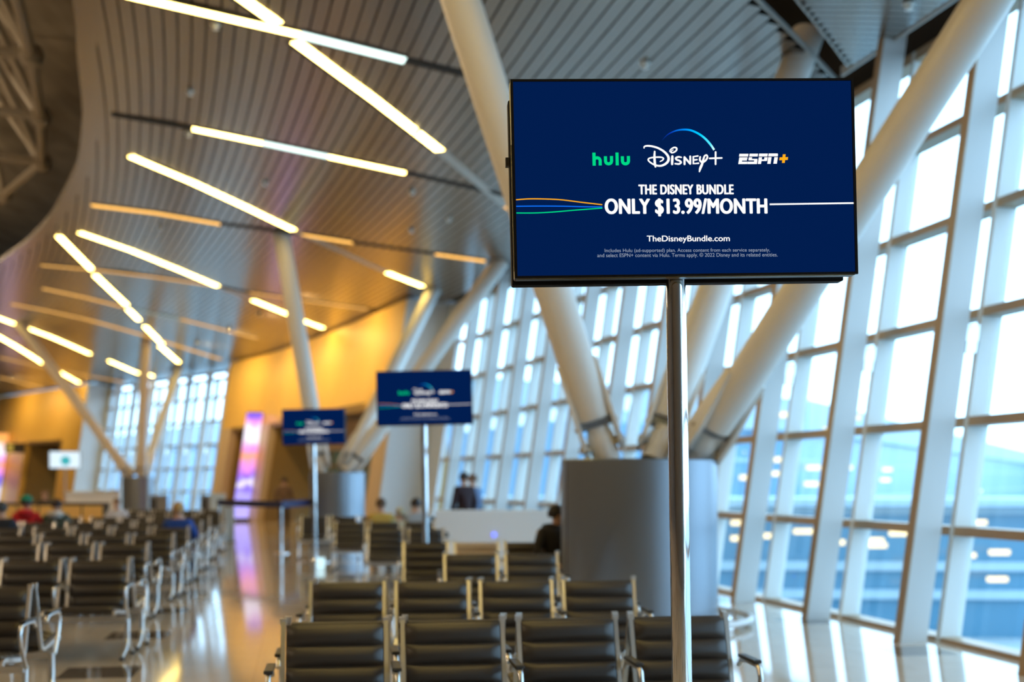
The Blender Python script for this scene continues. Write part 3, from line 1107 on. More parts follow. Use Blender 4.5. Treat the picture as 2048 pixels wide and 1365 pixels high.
TV_W, TV_H, TV_Z = 1.213, .69, 2.632
def make_sign(loc, yaw, lab):
    t = thing('screen_stand', lab, 'display screen', loc, 0, 'screens on poles')
    t.rotation_euler = (0, math.radians(-.6), yaw)
    roll = math.radians(-.75)
    def part(mb, name, m, smooth=False, bevel=0.0, y=0.0):
        o = mb.build(name, m, t, smooth, (0.006, y, TV_Z), bevel)
        o.rotation_euler = (0, roll, 0)
        return o
    # casing with rounded edges
    mb = MB(); mb.box((0, .032, 0), (TV_W, .06, TV_H)); part(mb, 'casing', 'bezel', False, .006)
    # bezel frame standing a little proud
    mb = MB()
    bw, bh = TV_W / 2, TV_H / 2
    ix, iz = SCR_W / 2, SCR_H / 2
    for (x0, x1, z0, z1) in ((-bw, bw, iz, bh), (-bw, bw, -bh, -iz), (-bw, -ix, -iz, iz), (ix, bw, -iz, iz)):
        mb.box(((x0 + x1) / 2, -.002, (z0 + z1) / 2), (x1 - x0, .012, z1 - z0))
    part(mb, 'bezel', 'bezel')
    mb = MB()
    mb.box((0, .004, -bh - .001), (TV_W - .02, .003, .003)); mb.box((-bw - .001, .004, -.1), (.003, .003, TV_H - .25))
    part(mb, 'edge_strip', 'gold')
    mb = MB(); mb.box((bw + .004, .03, bh - .15), (.01, .02, .036)); mb.box((-bw - .006, .16, bh - .245), (.014, .03, .03))
    part(mb, 'side_button', 'dark')
    # screen face
    mb = MB(); mb.box((0, -.0005, 0), (SCR_W, .004, SCR_H))
    scr = part(mb, 'screen', 'screen')
    Y = -.0032
    # first logo
    mb = MB()
    stroke(mb, [(113, 303), (113, 422)], 29, Y, False, False)
    stroke(mb, [(113, 372), (122, 356), (141, 350), (160, 357), (168, 374), (168, 392)], 28, Y, True, False)
    stroke(mb, [(168, 388), (168, 420)], 28, Y, False, False)
    for xa in (217, 371):
        stroke(mb, [(xa, 336), (xa, 384)], 28, Y, False, False)
        stroke(mb, [(xa, 378), (xa + 6, 397), (xa + 27, 405), (xa + 48, 397), (xa + 55, 378)], 28, Y, True, False)
        stroke(mb, [(xa + 55, 384), (xa + 55, 334)], 28, Y, False, False)
    stroke(mb, [(323, 302), (323, 419)], 28, Y, False, False)
    mb.build('lettering', 'green_txt', scr)
    # script logo
    mb = MB()
    stroke(mb, [(571, 262, 9), (574, 248, 13), (600, 241, 16), (650, 246, 17), (705, 264, 18), (757, 297, 20), (790, 340, 22), (788, 380, 22), (755, 411, 20), (710, 424, 17), (660, 413, 15), (620, 388, 14), (606, 366, 13), (625, 352, 13), (672, 345, 14), (722, 345, 14), (746, 355, 13), (737, 372, 12), (715, 384, 9)], 16, Y)
    stroke(mb, [(667, 293, 15), (664, 340, 20), (666, 395, 22), (671, 432, 16)], 20, Y)
    stroke(mb, [(828, 338, 21), (826, 370, 23), (824, 408, 20)], 22, Y)
    stroke(mb, [(818, 300, 12), (806, 290, 10), (818, 271, 12), (846, 256, 14), (868, 262, 15), (866, 282, 15), (842, 300, 14), (818, 303, 12), (824, 285, 9), (838, 278, 7)], 13, Y)
    stroke(mb, [(910, 346, 12), (884, 342, 16), (860, 352, 17), (866, 367, 17), (894, 378, 17), (906, 392, 17), (888, 406, 17), (852, 404, 14)], 17, Y)
    stroke(mb, [(938, 408, 19), (939, 345, 19)], 19, Y, False)
    stroke(mb, [(939, 345, 18), (990, 405, 18)], 18, Y, False)
    stroke(mb, [(991, 404, 17), (992, 338, 17)], 17, Y, False)
    stroke(mb, [(1062, 334, 14), (1020, 340, 17), (1019, 404, 18), (1066, 400, 15)], 17, Y, False)
    stroke(mb, [(1020, 371, 15), (1054, 367, 13)], 15, Y, False)
    stroke(mb, [(1083, 342, 15), (1080, 372, 18), (1100, 390, 18), (1128, 378, 17), (1149, 348, 16), (1143, 326, 15), (1124, 334, 15), (1112, 364, 18), (1098, 410, 22), (1082, 446, 22), (1073, 477, 12)], 18, Y)
    stroke(mb, [(1170, 356), (1281, 352)], 15, Y, False)
    stroke(mb, [(1226, 298), (1223, 409)], 16, Y, False)
    mb.build('lettering', 'white_txt', scr, False)
    mb = MB()
    stroke(mb, [(735, 192, 5), (790, 138, 9), (860, 104, 13), (930, 92, 16), (1000, 98, 18), (1070, 128, 19), (1130, 172, 20), (1180, 228, 20), (1213, 278, 19)], 16, Y, True, False)
    mb.build('logo_arc', M['arc'], scr)
    # sports logo
    mb = MB()
    def slab(x0, x1, y0, y1):
        k = .18
        polyA(mb, [(x0 + (408 - y0) * k, y0), (x1 + (408 - y0) * k, y0), (x1 + (408 - y1) * k, y1), (x0 + (408 - y1) * k, y1)], Y)
    for q in ((1428, 1512, 314, 339), (1432, 1508, 347, 360), (1432, 1462, 360, 408), (1432, 1506, 362, 376), (1432, 1512, 386, 408),
              (1522, 1600, 313, 338), (1520, 1550, 346, 372), (1522, 1602, 360, 374), (1574, 1604, 372, 408), (1514, 1604, 386, 408),
              (1610, 1690, 312, 338), (1612, 1642, 346, 407), (1664, 1694, 346, 376), (1612, 1690, 366, 380),
              (1698, 1782, 311, 337), (1700, 1730, 345, 406), (1756, 1788, 345, 405), (1776, 1786, 318, 337)):
        slab(*q)
    mb.build('lettering', 'white_txt', scr)
    mb = MB()
    polyA(mb, [(1816, 347), (1894, 344), (1890, 370), (1812, 373)], Y)
    polyA(mb, [(1846, 319), (1872, 318), (1862, 397), (1836, 398)], Y - .0001)
    mb.build('lettering', 'orange_txt', scr)
    # words
    lettering('THE DISNEY BUNDLE', 515, 1380, 596, 684, 'white_txt', scr, 4.6, A6, Y, 1.07)
    lettering('ONLY $13.99/MONTH', 207, 1685, 726, 882, 'white_txt', scr, 7.5, A6, Y, 1.07)
    lettering('TheDisneyBundle.com', 578, 1337, 1063, 1132, 'white_txt', scr, 1.2, A6, Y)
    lettering('Includes Hulu (ad-supported) plan. Access content from each service separately,', 190, 1706, 1180, 1222, 'grey_txt', scr, .0, A6, Y)
    lettering('and select ESPN+ content via Hulu. Terms apply. \u00a9 2022 Disney and its related entities.', 122, 1776, 1222, 1268, 'grey_txt', scr, .0, A6, Y)
    # lines at both sides of the price
    for m, pts in (('orange_txt', [(77, 722), (150, 717), (240, 718), (330, 723), (440, 737), (551, 750)]),
                   ('blue_txt', [(77, 758), (200, 757), (330, 758), (440, 761), (551, 763)]),
                   ('green_txt', [(77, 795), (180, 795), (280, 790), (400, 780), (551, 769)])):
        mb = MB(); stroke(mb, pts, 6, Y, True, False, A1, 2.7676); mb.build('line_mark', m, scr)
    mb = MB(); stroke(mb, [(1485, 750), (1959, 744)], 9, Y, False, False, A1, 2.7676); mb.build('line_mark', 'white_txt', scr)
    # second screen back to back
    mb = MB(); mb.box((0, .172, -.012), (TV_W, .06, TV_H - .024)); part(mb, 'rear_casing', 'rear_black', False, .006)
    mb = MB(); mb.box((0, .204, -.012), (SCR_W, .004, SCR_H - .02)); part(mb, 'rear_screen', 'screen')
    mb = MB(); mb.box((0, .1, 0), (.5, .09, .3)); part(mb, 'mount', 'dark')
    # pole and foot
    mb = MB()
    mb.tube([(0, .1, .02), (-.012, .1, TV_Z - .25)], .036, 32)
    mb.build('pole', 'chrome', t, True)
    mb = MB()
    mb.lathe([(.36, 0), (.36, .008), (.33, .018), (.06, .026), (.045, .05), (.037, .05)], 48, (0, .1, 0))
    mb.build('foot_plate', 'chrome', t, True)
    return t
sign = make_sign((.628, 4.2, 0), math.radians(3.5), 'large nearest screen on a chrome pole showing a dark blue advert')
copy_thing(sign, (-1.09, 15.24, 0), math.radians(1), 'mid distance dark blue screen on a pole above the white partition')
copy_thing(sign, (-3.83, 23.3, 0), math.radians(1), 'smallest dark blue screen on a pole before the amber wall')

# ------------------------------------------------------------------ seating
P_SEAT = .6
def back_profile(n=4, h=1.0, pts_per=7):
    out = []
    for k in range(n):
        for i in range(pts_per + (1 if k == n - 1 else 0)):
            f = i / pts_per
            out.append(((k + f) / n, math.sqrt(max(0, math.sin(PI * f))) * .027))
    return out
BT = Vector((0, -.055, .838)); BB = Vector((0, -.185, .43)); SF = Vector((0, -.62, .45)); SBk = Vector((0, -.2, .405))
def pad_mesh(a, b, n, w, thick, nrm):
    """quilted leather sheet between a and b, width w"""
    prof = back_profile(n)
    mb = MB()
    xs = [-w / 2, -w / 2 + .02, -w / 2 + .06, 0, w / 2 - .06, w / 2 - .02, w / 2]
    kx = [.15, .7, 1, 1, 1, .7, .15]
    rows = []
    for (t_, b_) in prof:
        p = a.lerp(b, t_)
        rows.append([p + Vector((x, 0, 0)) + nrm * (thick + b_ * k) for x, k in zip(xs, kx)])
    back = [[a.lerp(b, t_) + Vector((x, 0, 0)) - nrm * (thick + b_ * k) for x, k in zip(xs, kx)] for (t_, b_) in prof]
    nx = len(xs)
    nr = len(prof)
    vs = [q for r in rows for q in r] + [q for r in back for q in r]
    off = nr * nx
    fs = []
    for i in range(nr - 1):
        for j in range(nx - 1):
            fs.append((i * nx + j, i * nx + j + 1, (i + 1) * nx + j + 1, (i + 1) * nx + j))
            fs.append((off + i * nx + j, off + (i + 1) * nx + j, off + (i + 1) * nx + j + 1, off + i * nx + j + 1))
        for j in (0, nx - 1):
            fs.append((i * nx + j, (i + 1) * nx + j, off + (i + 1) * nx + j, off + i * nx + j))
    for i in (0, nr - 1):
        for j in range(nx - 1):
            fs.append((i * nx + j, i * nx + j + 1, off + i * nx + j + 1, off + i * nx + j))
    mb.add(vs, fs)
    return mb
_nb = Vector((0, -(BT - BB).z, (BT - BB).y)).normalized()
_ns = Vector((0, 0.0, 1.0))
PROTO = {}
def proto_mesh(key, fn):
    if key not in PROTO:
        o = fn()
        PROTO[key] = o.data
        bpy.data.objects.remove(o)
    return PROTO[key]
def place(parent, name, key, fn, loc=(0, 0, 0), mat_override=None):
    me = proto_mesh(key, fn)
    if mat_override:
        k2 = key + mat_override
        if k2 not in PROTO:
            c = me.copy()
            c.materials.clear()
            c.materials.append(M[mat_override])
            PROTO[k2] = c
        me = PROTO[k2]
    o = bpy.data.objects.new(name, me)
    COL.objects.link(o)
    o.location = loc
    o.parent = parent
    return o
def m_back(): return pad_mesh(BT, BB, 4, .485, .012, _nb).build('x', 'leather', None, True)
def m_seat(): return pad_mesh(SBk, SF, 4, .485, .012, _ns).build('x', 'leather', None, True)
def m_rail():
    mb = MB()
    mb.tube([(0, -.045, .868), (0, -.056, .835), (0, -.12, .64), (0, -.176, .46), (0, -.20, .41), (0, -.25, .395), (0, -.45, .42), (0, -.60, .44), (0, -.635, .43), (0, -.64, .41)], 1, flat=(.028, .022), up=(1, 0, 0))
    for v_ in mb.v[:]:
        pass
    mb.box((0, -.048, .858), (.032, .03, .03))
    mb.build
    return mb.build('x', 'alu', None, False, None)
def m_arm():
    mb = MB()
    mb.tube([(0, -.12, .60), (0, -.16, .632), (0, -.25, .64), (0, -.39, .64), (0, -.435, .625), (0, -.455, .58), (0, -.43, .50), (0, -.38, .42), (0, -.33, .35)], .014, 10)
    return mb.build('x', 'alu', None, True)
def m_pad():
    mb = MB()
    mb.box((0, -.285, .657), (.045, .25, .018))
    return mb.build('x', 'black_pad', None, False, None, .005)
def m_leg():
    mb = MB()
    mb.tube([(0, -.30, .36), (0, -.31, .22), (0, -.30, .15)], .021, 12)
    mb.tube([(0, -.30, .17), (0, -.22, .08), (0, -.10, .03)], [.02, .018, .014], 12)
    mb.tube([(0, -.30, .17), (0, -.38, .08), (0, -.52, .03)], [.02, .018, .014], 12)
    return mb.build('x', 'alu', None, True)
def m_glide():
    mb = MB()
    mb.lathe([(.022, 0), (.024, .01), (.016, .03)], 12)
    return mb.build('x', 'dark', None, True)
def bench(x, y, ang, n, lab, rear=False, grp='black tandem seating', beige=None):
    """x,y: left end (seen from the seat front side's viewer) of the pair's centre line"""
    ca, sa = math.cos(ang), math.sin(ang)
    if rear:
        loc = (x + n * P_SEAT * ca, y + n * P_SEAT * sa, 0)
        rz = ang + PI
    else:
        loc, rz = (x, y, 0), ang
    t = thing('tandem_bench', lab, 'bench', loc, rz, grp)
    for i in range(n):
        cx = (i + .5) * P_SEAT
        mo = 'beige' if beige == i else None  # beige stands in for glare on this one backrest
        b = place(t, 'backrest', 'back', m_back, (cx, 0, 0), mo)
        if mo:
            b['label'] = 'backrest coloured as if in glare'
        place(t, 'seat', 'seat', m_seat, (cx, 0, 0))
        for sx in (-1, 1):
            place(t, 'side_rail', 'rail', m_rail, (cx + sx * .258, 0, 0))
    for i in range(n + 1):
        a = place(t, 'armrest', 'arm', m_arm, (i * P_SEAT + (-.012 if i == 0 else .012 if i == n else 0), 0, 0))
        place(a, 'arm_pad', 'pad', m_pad)
    mb = MB()
    mb.tube([(.0, -.33, .345), (n * P_SEAT, -.33, .345)], 1, flat=(.05, .045), up=(0, 0, 1))
    mb.build('beam', 'alu', t)
    for xx in ((.0, n * P_SEAT) if n < 4 else (0, 2 * P_SEAT, n * P_SEAT)):
        lg = place(t, 'leg', 'leg', m_leg, (xx, 0, 0))
        for yy in (-.095, -.525):
            place(lg, 'glide', 'glide', m_glide, (0, yy, 0))
    return t
def px_x(px, y): return (px - 1024) / FPX * y
R8, R5 = math.radians(8), math.radians(5.5)
# right block: (left edge px, depth, seats, angle, rear row too)
ordinal = ['nearest', 'second', 'third', 'fourth', 'fifth', 'sixth', 'seventh', 'eighth', 'ninth']
RB = [(551, 6.12, 4, R8, True), (611, 8.55, 4, R5, True), (880, 11.85, 2, R5, True), (800, 14.2, 4, R5, False), (731, 18.0, 2, R5, True), (667, 21.2, 3, R5, True), (600, 24.6, 5, R5, False)]
for k, (pxl, y, n, a, rear) in enumerate(RB):
    x = px_x(pxl, y)
    extra = {0: ' below the big screen', 1: ' just behind the first', 2: ' beside the large drum', 3: ' with one backrest coloured as glare', 4: ' in front of the white partition', 5: ' left of the white partition', 6: ' near the middle drum'}[k]
    bench(x, y, a, n, '%s black bench of the right block facing us%s' % (ordinal[k], extra), False, 'black tandem seating', 1 if k == 3 else None)
    if rear:
        bench(x + .02, y + .0, a, n, 'back to back partner of the %s right block bench, facing away' % ordinal[k], True)
# left block: (right edge px, depth)
LB = [(78, 8.15), (270, 11.0), (304, 13.8), (354, 16.2), (383, 18.7), (408, 21.3), (424, 24.2), (446, 27.2), (452, 30.2)]
for k, (pxr, y) in enumerate(LB):
    xr = px_x(pxr, y)
    ca, sa = math.cos(R5), math.sin(R5)
    w4 = 4 * P_SEAT
    n1 = 4 if k else 3
    w1 = n1 * P_SEAT
    x1, y1 = xr - w1 * ca, y - w1 * sa
    bench(x1, y1, R5, n1, '%s left block bench, at the aisle, black seats facing us' % ordinal[k])
    if k < 8:
        bench(x1, y1, R5, n1, 'aisle bench facing away, back to back with the %s left block bench' % ordinal[k], True)
    if 3 <= k <= 6:
        x2, y2 = x1 - (w4 + .12) * ca, y1 - (w4 + .12) * sa
        bench(x2, y2, R5, 4, '%s row left block bench farther from the aisle, facing us' % ordinal[k])
        if k in (4, 5, 6):
            bench(x2, y2, R5, 4, '%s row left block bench farther from the aisle, facing away' % ordinal[k], True)

bench(px_x(90, 34.35) - .62, 34.35, 0.0, 2, 'short black bench behind the oak cabinets at far left')

# ------------------------------------------------------------------ partition, counters, barriers, kiosks
t = thing('low_partition', 'white low partition panel behind the benches beside the drum', 'partition', (px_x(870, 19.9), 19.9, 0), math.radians(4))
mb = MB(); mb.box((1.5, .04, .60), (3.0, .08, .98)); mb.build('panel', 'white', t, False, None, .01)
mb = MB(); mb.lathe([(.045, 0), (.045, .02)], 16); o = mb.build('port', 'dark', t, True, (.18, -.005, .68)); o.rotation_euler = (PI / 2, 0, 0)
mb = MB(); mb.lathe([(.04, 0), (.04, .02)], 16); o = mb.build('indicator', 'blue_led', t, True, (.98, -.005, .68)); o.rotation_euler = (PI / 2, 0, 0)
for xx in (.2, 2.8):
    mb = MB(); mb.box((xx, .04, .055), (.06, .4, .11)); mb.build('foot', 'grey', t)

CZ = 31.5
for k in range(5):
    x0 = px_x(-8 + 43 * k, CZ)
    t = thing('oak_cabinet', ['oak fronted low cabinet at the left photo edge', 'oak fronted low cabinet left of the green cap', 'oak fronted low cabinet right of the red hoodie', 'oak fronted low cabinet below the white counter', 'rightmost oak fronted low cabinet before the far drum'][k], 'cabinet', (x0, CZ, 0), 0, 'row of oak cabinets')
    mb = MB(); mb.box((.28, .25, .48), (.552, .5, .96)); mb.build('body', 'dark', t)
    mb = MB(); mb.box((.28, -.012, .72), (.52, .02, .42)); mb.build('upper_front', 'wood', t)
    mb = MB(); mb.box((.28, -.012, .27), (.52, .02, .42)); mb.build('lower_front', 'wood', t)
    mb = MB(); mb.box((.28, .25, .98), (.56, .54, .04)); mb.build('top', 'dark', t)
t = thing('white_counter', 'long white counter before the far glazing, left of the far drum', 'counter', (px_x(132, 36), 36, 0), math.radians(6))
mb = MB(); mb.box((.72, .3, .6), (1.44, .5, 1.2)); mb.build('body', 'white', t, False, None, .01)
mb = MB(); mb.box((.72, .28, 1.23), (1.5, .6, .05)); mb.build('worktop', 'white', t)
for k, (pxl, y, lab) in enumerate([(300, 36, 'grey gate desk right of the farthest drum'), (402, 36.5, 'dark gate desk beside the tilted pale kiosk')]):
    t = thing('gate_desk', lab, 'desk', (px_x(pxl, y), y, 0), math.radians(15))
    mb = MB(); mb.box((.25, .3, .55), (.5, .6, 1.1)); mb.build('body', 'grey', t)
    mb = MB(); mb.box((.1, -.01, .55), (.18, .03, 1.0)); mb.build('dark_panel', 'dark', t)
    mb = MB(); mb.box((.25, .3, 1.12), (.56, .66, .04)); mb.build('top', 'grey', t)
t = thing('self_service_kiosk', 'pale blue tilted kiosk panel beside the far gate desk', 'kiosk', (px_x(436, 35), 35, 0), math.radians(12))
mb = MB(); mb.box((0, .05, .5), (.3, .2, 1.0)); mb.build('stand', 'grey', t)
mb = MB(); mb.box((0, -.08, .97), (.44, .06, .5), Matrix.Rotation(math.radians(-18), 3, 'X')); mb.build('tilted_panel', 'paleblue', t, False, None, .01)
t = thing('info_pillar', 'slim pale blue slab pillar standing at the aisle end', 'pillar', (px_x(456, 31), 31, 0), math.radians(10))
mb = MB(); mb.box((0, 0, .46), (.32, .2, .88)); mb.build('slab', 'paleblue', t, False, None, .01)
mb = MB(); mb.box((0, 0, .01), (.4, .3, .02)); mb.build('base', 'grey', t)
t = thing('wall_screen', 'small screen with a white and teal picture at far left', 'display screen', (px_x(130, 44), 44, 0), math.radians(18))
mb = MB(); mb.box((0, 0, 2.35), (1.1, .08, .64)); mb.build('casing', 'dark', t, False, None, .01)
mb = MB(); mb.box((0, -.045, 2.35), (1.05, .01, .6)); scr2 = mb.build('screen', glow('screen_pale', (.75, .9, 1), 1.0), t)
mb = MB(); mb.tube([(.02, -.052, 2.32), (.02, -.058, 2.32)], .17, 32); e_ = mb.build('picture', glow('screen_teal', (.05, .42, .45), 1.0), t)
mb = MB(); mb.tube([(0, .08, 0.02), (0, .08, 2.2)], .035, 12); mb.build('pole', 'alu', t, True)
mb = MB(); mb.lathe([(.3, 0), (.3, .015), (.05, .03)], 32, (0, .08, 0)); mb.build('foot_plate', 'grey', t, True)

posts = [(438, 28.5), (562, 26.0), (628, 29.0)]
labs = ['belt post at the far end of the navy belt', 'chrome belt post standing free in the aisle', 'belt post before the middle drum']
pp = []
for (pxl, y), lab in zip(posts, labs):
    x = px_x(pxl, y)
    t = thing('belt_post', lab, 'barrier post', (x, y, 0), 0, 'belt barrier posts')
    mb = MB(); mb.lathe([(.17, 0), (.17, .015), (.04, .03)], 24); mb.build('base', 'chrome', t, True)
    mb = MB(); mb.tube([(0, 0, .02), (0, 0, 1.02)], .034, 16); mb.build('post', 'chrome', t, True)
    mb = MB(); mb.lathe([(.045, 1.0), (.045, 1.12), (.03, 1.14)], 16); mb.build('cassette', 'navy_belt', t, True)
    pp.append(Vector((x, y, 1.06)))
for a, b, lab in ((pp[0], pp[1], 'navy barrier belt stretched left of the aisle post'), (pp[1], pp[2], 'navy barrier belt right of the aisle post')):
    d = (b - a).normalized() * .05
    mb = MB(); mb.tube([a + d, b - d], 1, flat=(.006, .15), up=(0, 0, 1))
    tag(mb.build('barrier_belt', 'navy_belt'), lab, 'belt')
mb = MB(); mb.box((0, 0, .09), (.14, .1, .18))
o = mb.build('power_box', glow('power_box_glow', (.6, .9, 1), 1.2), None, False, (px_x(645, 22.0), 22.0 - .2, 0), .01)
tag(o, 'small glowing pale box under the seats left of the aisle benches', 'box')

# ------------------------------------------------------------------ people
def skin_mesh(name, joints, edges, m, parent, sub=2, root=0):
    me = bpy.data.meshes.new(name)
    keys = list(joints.keys())
    idx = {k: i for i, k in enumerate(keys)}
    me.from_pydata([joints[k][0] for k in keys], [(idx[a], idx[b]) for a, b in edges], [])
    o = bpy.data.objects.new(name, me)
    COL.objects.link(o)
    md = o.modifiers.new('skin', 'SKIN')
    md.use_smooth_shade = True
    if not me.skin_vertices:
        pass
    sv = me.skin_vertices[0].data
    for k in keys:
        r = joints[k][1]
        sv[idx[k]].radius = (r, r) if not isinstance(r, tuple) else r
    sv[root].use_root = True
    sb = o.modifiers.new('sub', 'SUBSURF')
    sb.levels = sb.render_levels = sub
    dg = bpy.context.evaluated_depsgraph_get()
    me2 = bpy.data.meshes.new_from_object(o.evaluated_get(dg))
    bpy.data.objects.remove(o)
    me2.materials.clear()
    me2.materials.append(m)
    me2.polygons.foreach_set('use_smooth', [True] * len(me2.polygons))
    o2 = bpy.data.objects.new(name, me2)
    COL.objects.link(o2)
    o2.parent = parent
    return o2
_pm = {}
def pmat(c, rough=.8):
    k = tuple(c)
    if k not in _pm:
        _pm[k] = mat('cloth_%d' % len(_pm), c, rough, bump=(90, .1))
    return _pm[k]
def person(loc, rz, lab, coat, legs, hair, pose='sit', hat=None, scale=1.0, turn=0.0, lean=0.0, long_coat=False, hood=None):
    """figure faces +y before turning by rz"""
    t = thing('person', lab, 'person', loc, rz)
    t.scale = (scale,) * 3
    J = {}
    if pose == 'sit':
        pel = Vector((0, 0, .54))
        hip = {s_: Vector((s_ * .095, .03, .53)) for s_ in (-1, 1)}
        knee = {s_: Vector((s_ * .13, .46, .53)) for s_ in (-1, 1)}
        ank = {s_: Vector((s_ * .12, .47, .10)) for s_ in (-1, 1)}
        elb = {s_: Vector((s_ * .26, .06, .80)) for s_ in (-1, 1)}
        wri = {s_: Vector((s_ * .15, .28, .68)) for s_ in (-1, 1)}
    else:
        pel = Vector((0, 0, .95))
        hip = {s_: Vector((s_ * .09, 0, .92)) for s_ in (-1, 1)}
        knee = {s_: Vector((s_ * .1, .03 * s_, .50)) for s_ in (-1, 1)}
        ank = {s_: Vector((s_ * .1, -.01 + .05 * s_, .10)) for s_ in (-1, 1)}
        elb = {s_: Vector((s_ * .25, -.03, 1.14)) for s_ in (-1, 1)}
        wri = {s_: Vector((s_ * .24, .10, .91)) for s_ in (-1, 1)}
    R = Matrix.Rotation(lean, 3, 'Y')
    up = lambda v_: pel + R @ (Vector(v_))
    spine, chest, neck = up((0, -.02, .22)), up((0, -.02, .42)), up((0, .0, .545))
    T = Matrix.Rotation(turn, 3, 'Z')
    hd = lambda v_: neck + R @ (T @ Vector(v_))
    sh = {s_: up((s_ * .175, -.01, .46)) for s_ in (-1, 1)}
    J['pel'] = (pel, .12); J['spine'] = (spine, .115); J['chest'] = (chest, .125); J['neck'] = (neck, .055)
    J['jaw'] = (hd((0, .03, .075)), .066); J['head'] = (hd((0, .012, .14)), .092); J['crown'] = (hd((0, 0, .195)), .078)
    J['nose'] = (hd((0, .118, .118)), .013)
    E_ = [('pel', 'spine'), ('spine', 'chest'), ('chest', 'neck'), ('neck', 'jaw'), ('jaw', 'head'), ('head', 'crown'), ('head', 'nose')]
    for s_ in (-1, 1):
        n = 'L' if s_ < 0 else 'R'
        J['ear' + n] = (hd((s_ * .095, -.005, .125)), .018); E_.append(('head', 'ear' + n))
        J['sh' + n] = (sh[s_], .06); J['el' + n] = (elb[s_], .04); J['wr' + n] = (wri[s_], .028)
        J['hip' + n] = (hip[s_], .085); J['kn' + n] = (knee[s_], .055); J['an' + n] = (ank[s_], .038)
        J['toe' + n] = (ank[s_] + Vector((0, .15, -.06)), .032)
        d = (wri[s_] - elb[s_]).normalized()
        side = d.cross(Vector((0, 0, 1)))
        side = side.normalized() if side.length > .1 else Vector((0, 1, 0))
        palm = wri[s_] + d * .075
        J['palm' + n] = (palm, (.034, .018))
        E_ += [('chest', 'sh' + n), ('sh' + n, 'el' + n), ('el' + n, 'wr' + n), ('wr' + n, 'palm' + n), ('pel', 'hip' + n), ('hip' + n, 'kn' + n), ('kn' + n, 'an' + n), ('an' + n, 'toe' + n)]
        for f in range(4):
            off = side * (.027 - .018 * f)
            a_ = palm + d * .03 + off
            b_ = palm + d * (.072 if f in (1, 2) else .06) + off + Vector((0, 0, -.014))
            J['f%d%s' % (f, n)] = (a_, .0085); J['g%d%s' % (f, n)] = (b_, .0075)
            E_ += [('palm' + n, 'f%d%s' % (f, n)), ('f%d%s' % (f, n), 'g%d%s' % (f, n))]
        J['th' + n] = (wri[s_] + d * .035 + side * .045, .010); J['ti' + n] = (wri[s_] + d * .075 + side * .06, .0085)
        E_ += [('wr' + n, 'th' + n), ('th' + n, 'ti' + n)]
    skin_mesh('body', J, E_, M['skin'], t, 1)
    # clothes: the same joints, thicker
    K = {'pel': (pel, .155), 'spine': (spine, .15), 'chest': (chest, .16), 'col': (chest.lerp(neck, .75), .085)}
    EK = [('pel', 'spine'), ('spine', 'chest'), ('chest', 'col')]
    for s_ in (-1, 1):
        n = 'L' if s_ < 0 else 'R'
        K['sh' + n] = (sh[s_], .085); K['el' + n] = (elb[s_], .062); K['wr' + n] = (wri[s_].lerp(elb[s_], .06), .048)
        EK += [('chest', 'sh' + n), ('sh' + n, 'el' + n), ('el' + n, 'wr' + n)]
    if long_coat and pose != 'sit':
        K['hem'] = (Vector((0, 0, .52)), .19); EK.append(('pel', 'hem'))
    skin_mesh('jacket', K, EK, pmat(coat), t, 2)
    Q = {'pel': (pel, .135)}
    EQ = []
    for s_ in (-1, 1):
        n = 'L' if s_ < 0 else 'R'
        Q['hip' + n] = (hip[s_], .1); Q['kn' + n] = (knee[s_], .075); Q['an' + n] = (ank[s_], .055)
        EQ += [('pel', 'hip' + n), ('hip' + n, 'kn' + n), ('kn' + n, 'an' + n)]
    skin_mesh('trousers', Q, EQ, pmat(legs), t, 2)
    for s_ in (-1, 1):
        mb = MB()
        a_ = ank[s_]
        mb.tube([a_ + Vector((0, -.07, -.055)), a_ + Vector((0, .02, -.05)), a_ + Vector((0, .12, -.06)), a_ + Vector((0, .19, -.07))], [.04, .046, .042, .028], 12)
        mb.build('shoe', 'dark', t, True)
    # hair: cap over crown and back of the head
    mb = MB()
    seg, rin = 20, 9
    vs, fs = [], []
    for i in range(rin + 1):
        ph = (i / rin) * 2.0
        for k in range(seg):
            th = 2 * PI * k / seg
            front = max(0, math.sin(th))
            p_ = min(ph, .98 + (1 - front) ** .7 * 1.02)
            v_ = Vector((math.sin(p_) * math.cos(th) * .099, math.sin(p_) * math.sin(th) * .112, math.cos(p_) * .112))
            vs.append(hd(v_ + Vector((0, .002, .155))))
    for i in range(rin):
        for k in range(seg):
            k2 = (k + 1) % seg
            fs.append((i * seg + k, i * seg + k2, (i + 1) * seg + k2, (i + 1) * seg + k))
    mb.add(vs, fs)
    mb.build('hair', pmat(hair, .6), t, True)
    for s_ in (-1, 1):
        mb = MB()
        c_ = hd((s_ * .034, .098, .14))
        mb.lathe([(.002, -.011), (.009, -.006), (.011, 0), (.009, .006), (.002, .011)], 10, c_)
        mb.build('eye', 'dark', t, True)
    if hat:
        mb = MB()
        vs = []
        fs = []
        for i in range(7):
            ph = i / 6 * 1.35
            for k in range(seg):
                th = 2 * PI * k / seg
                vs.append(hd(Vector((math.sin(ph) * math.cos(th) * .118, math.sin(ph) * math.sin(th) * .13, math.cos(ph) * .14 + .16))))
        for i in range(6):
            for k in range(seg):
                k2 = (k + 1) % seg
                fs.append((i * seg + k, i * seg + k2, (i + 1) * seg + k2, (i + 1) * seg + k))
        mb.add(vs, fs)
        mb.build('cap', pmat(hat), t, True)
    if hood:
        mb = MB()
        c_ = neck + Vector((0, -.07, -.02))
        mb.lathe([(.03, -.08), (.12, -.06), (.15, 0), (.12, .05), (.06, .06)], 18, c_)
        mb.build('hood', pmat(hood), t, True)
    return t
def seat_pos(pxc, y): return (px_x(pxc, y), y)
AW = R5   # facing away from the camera
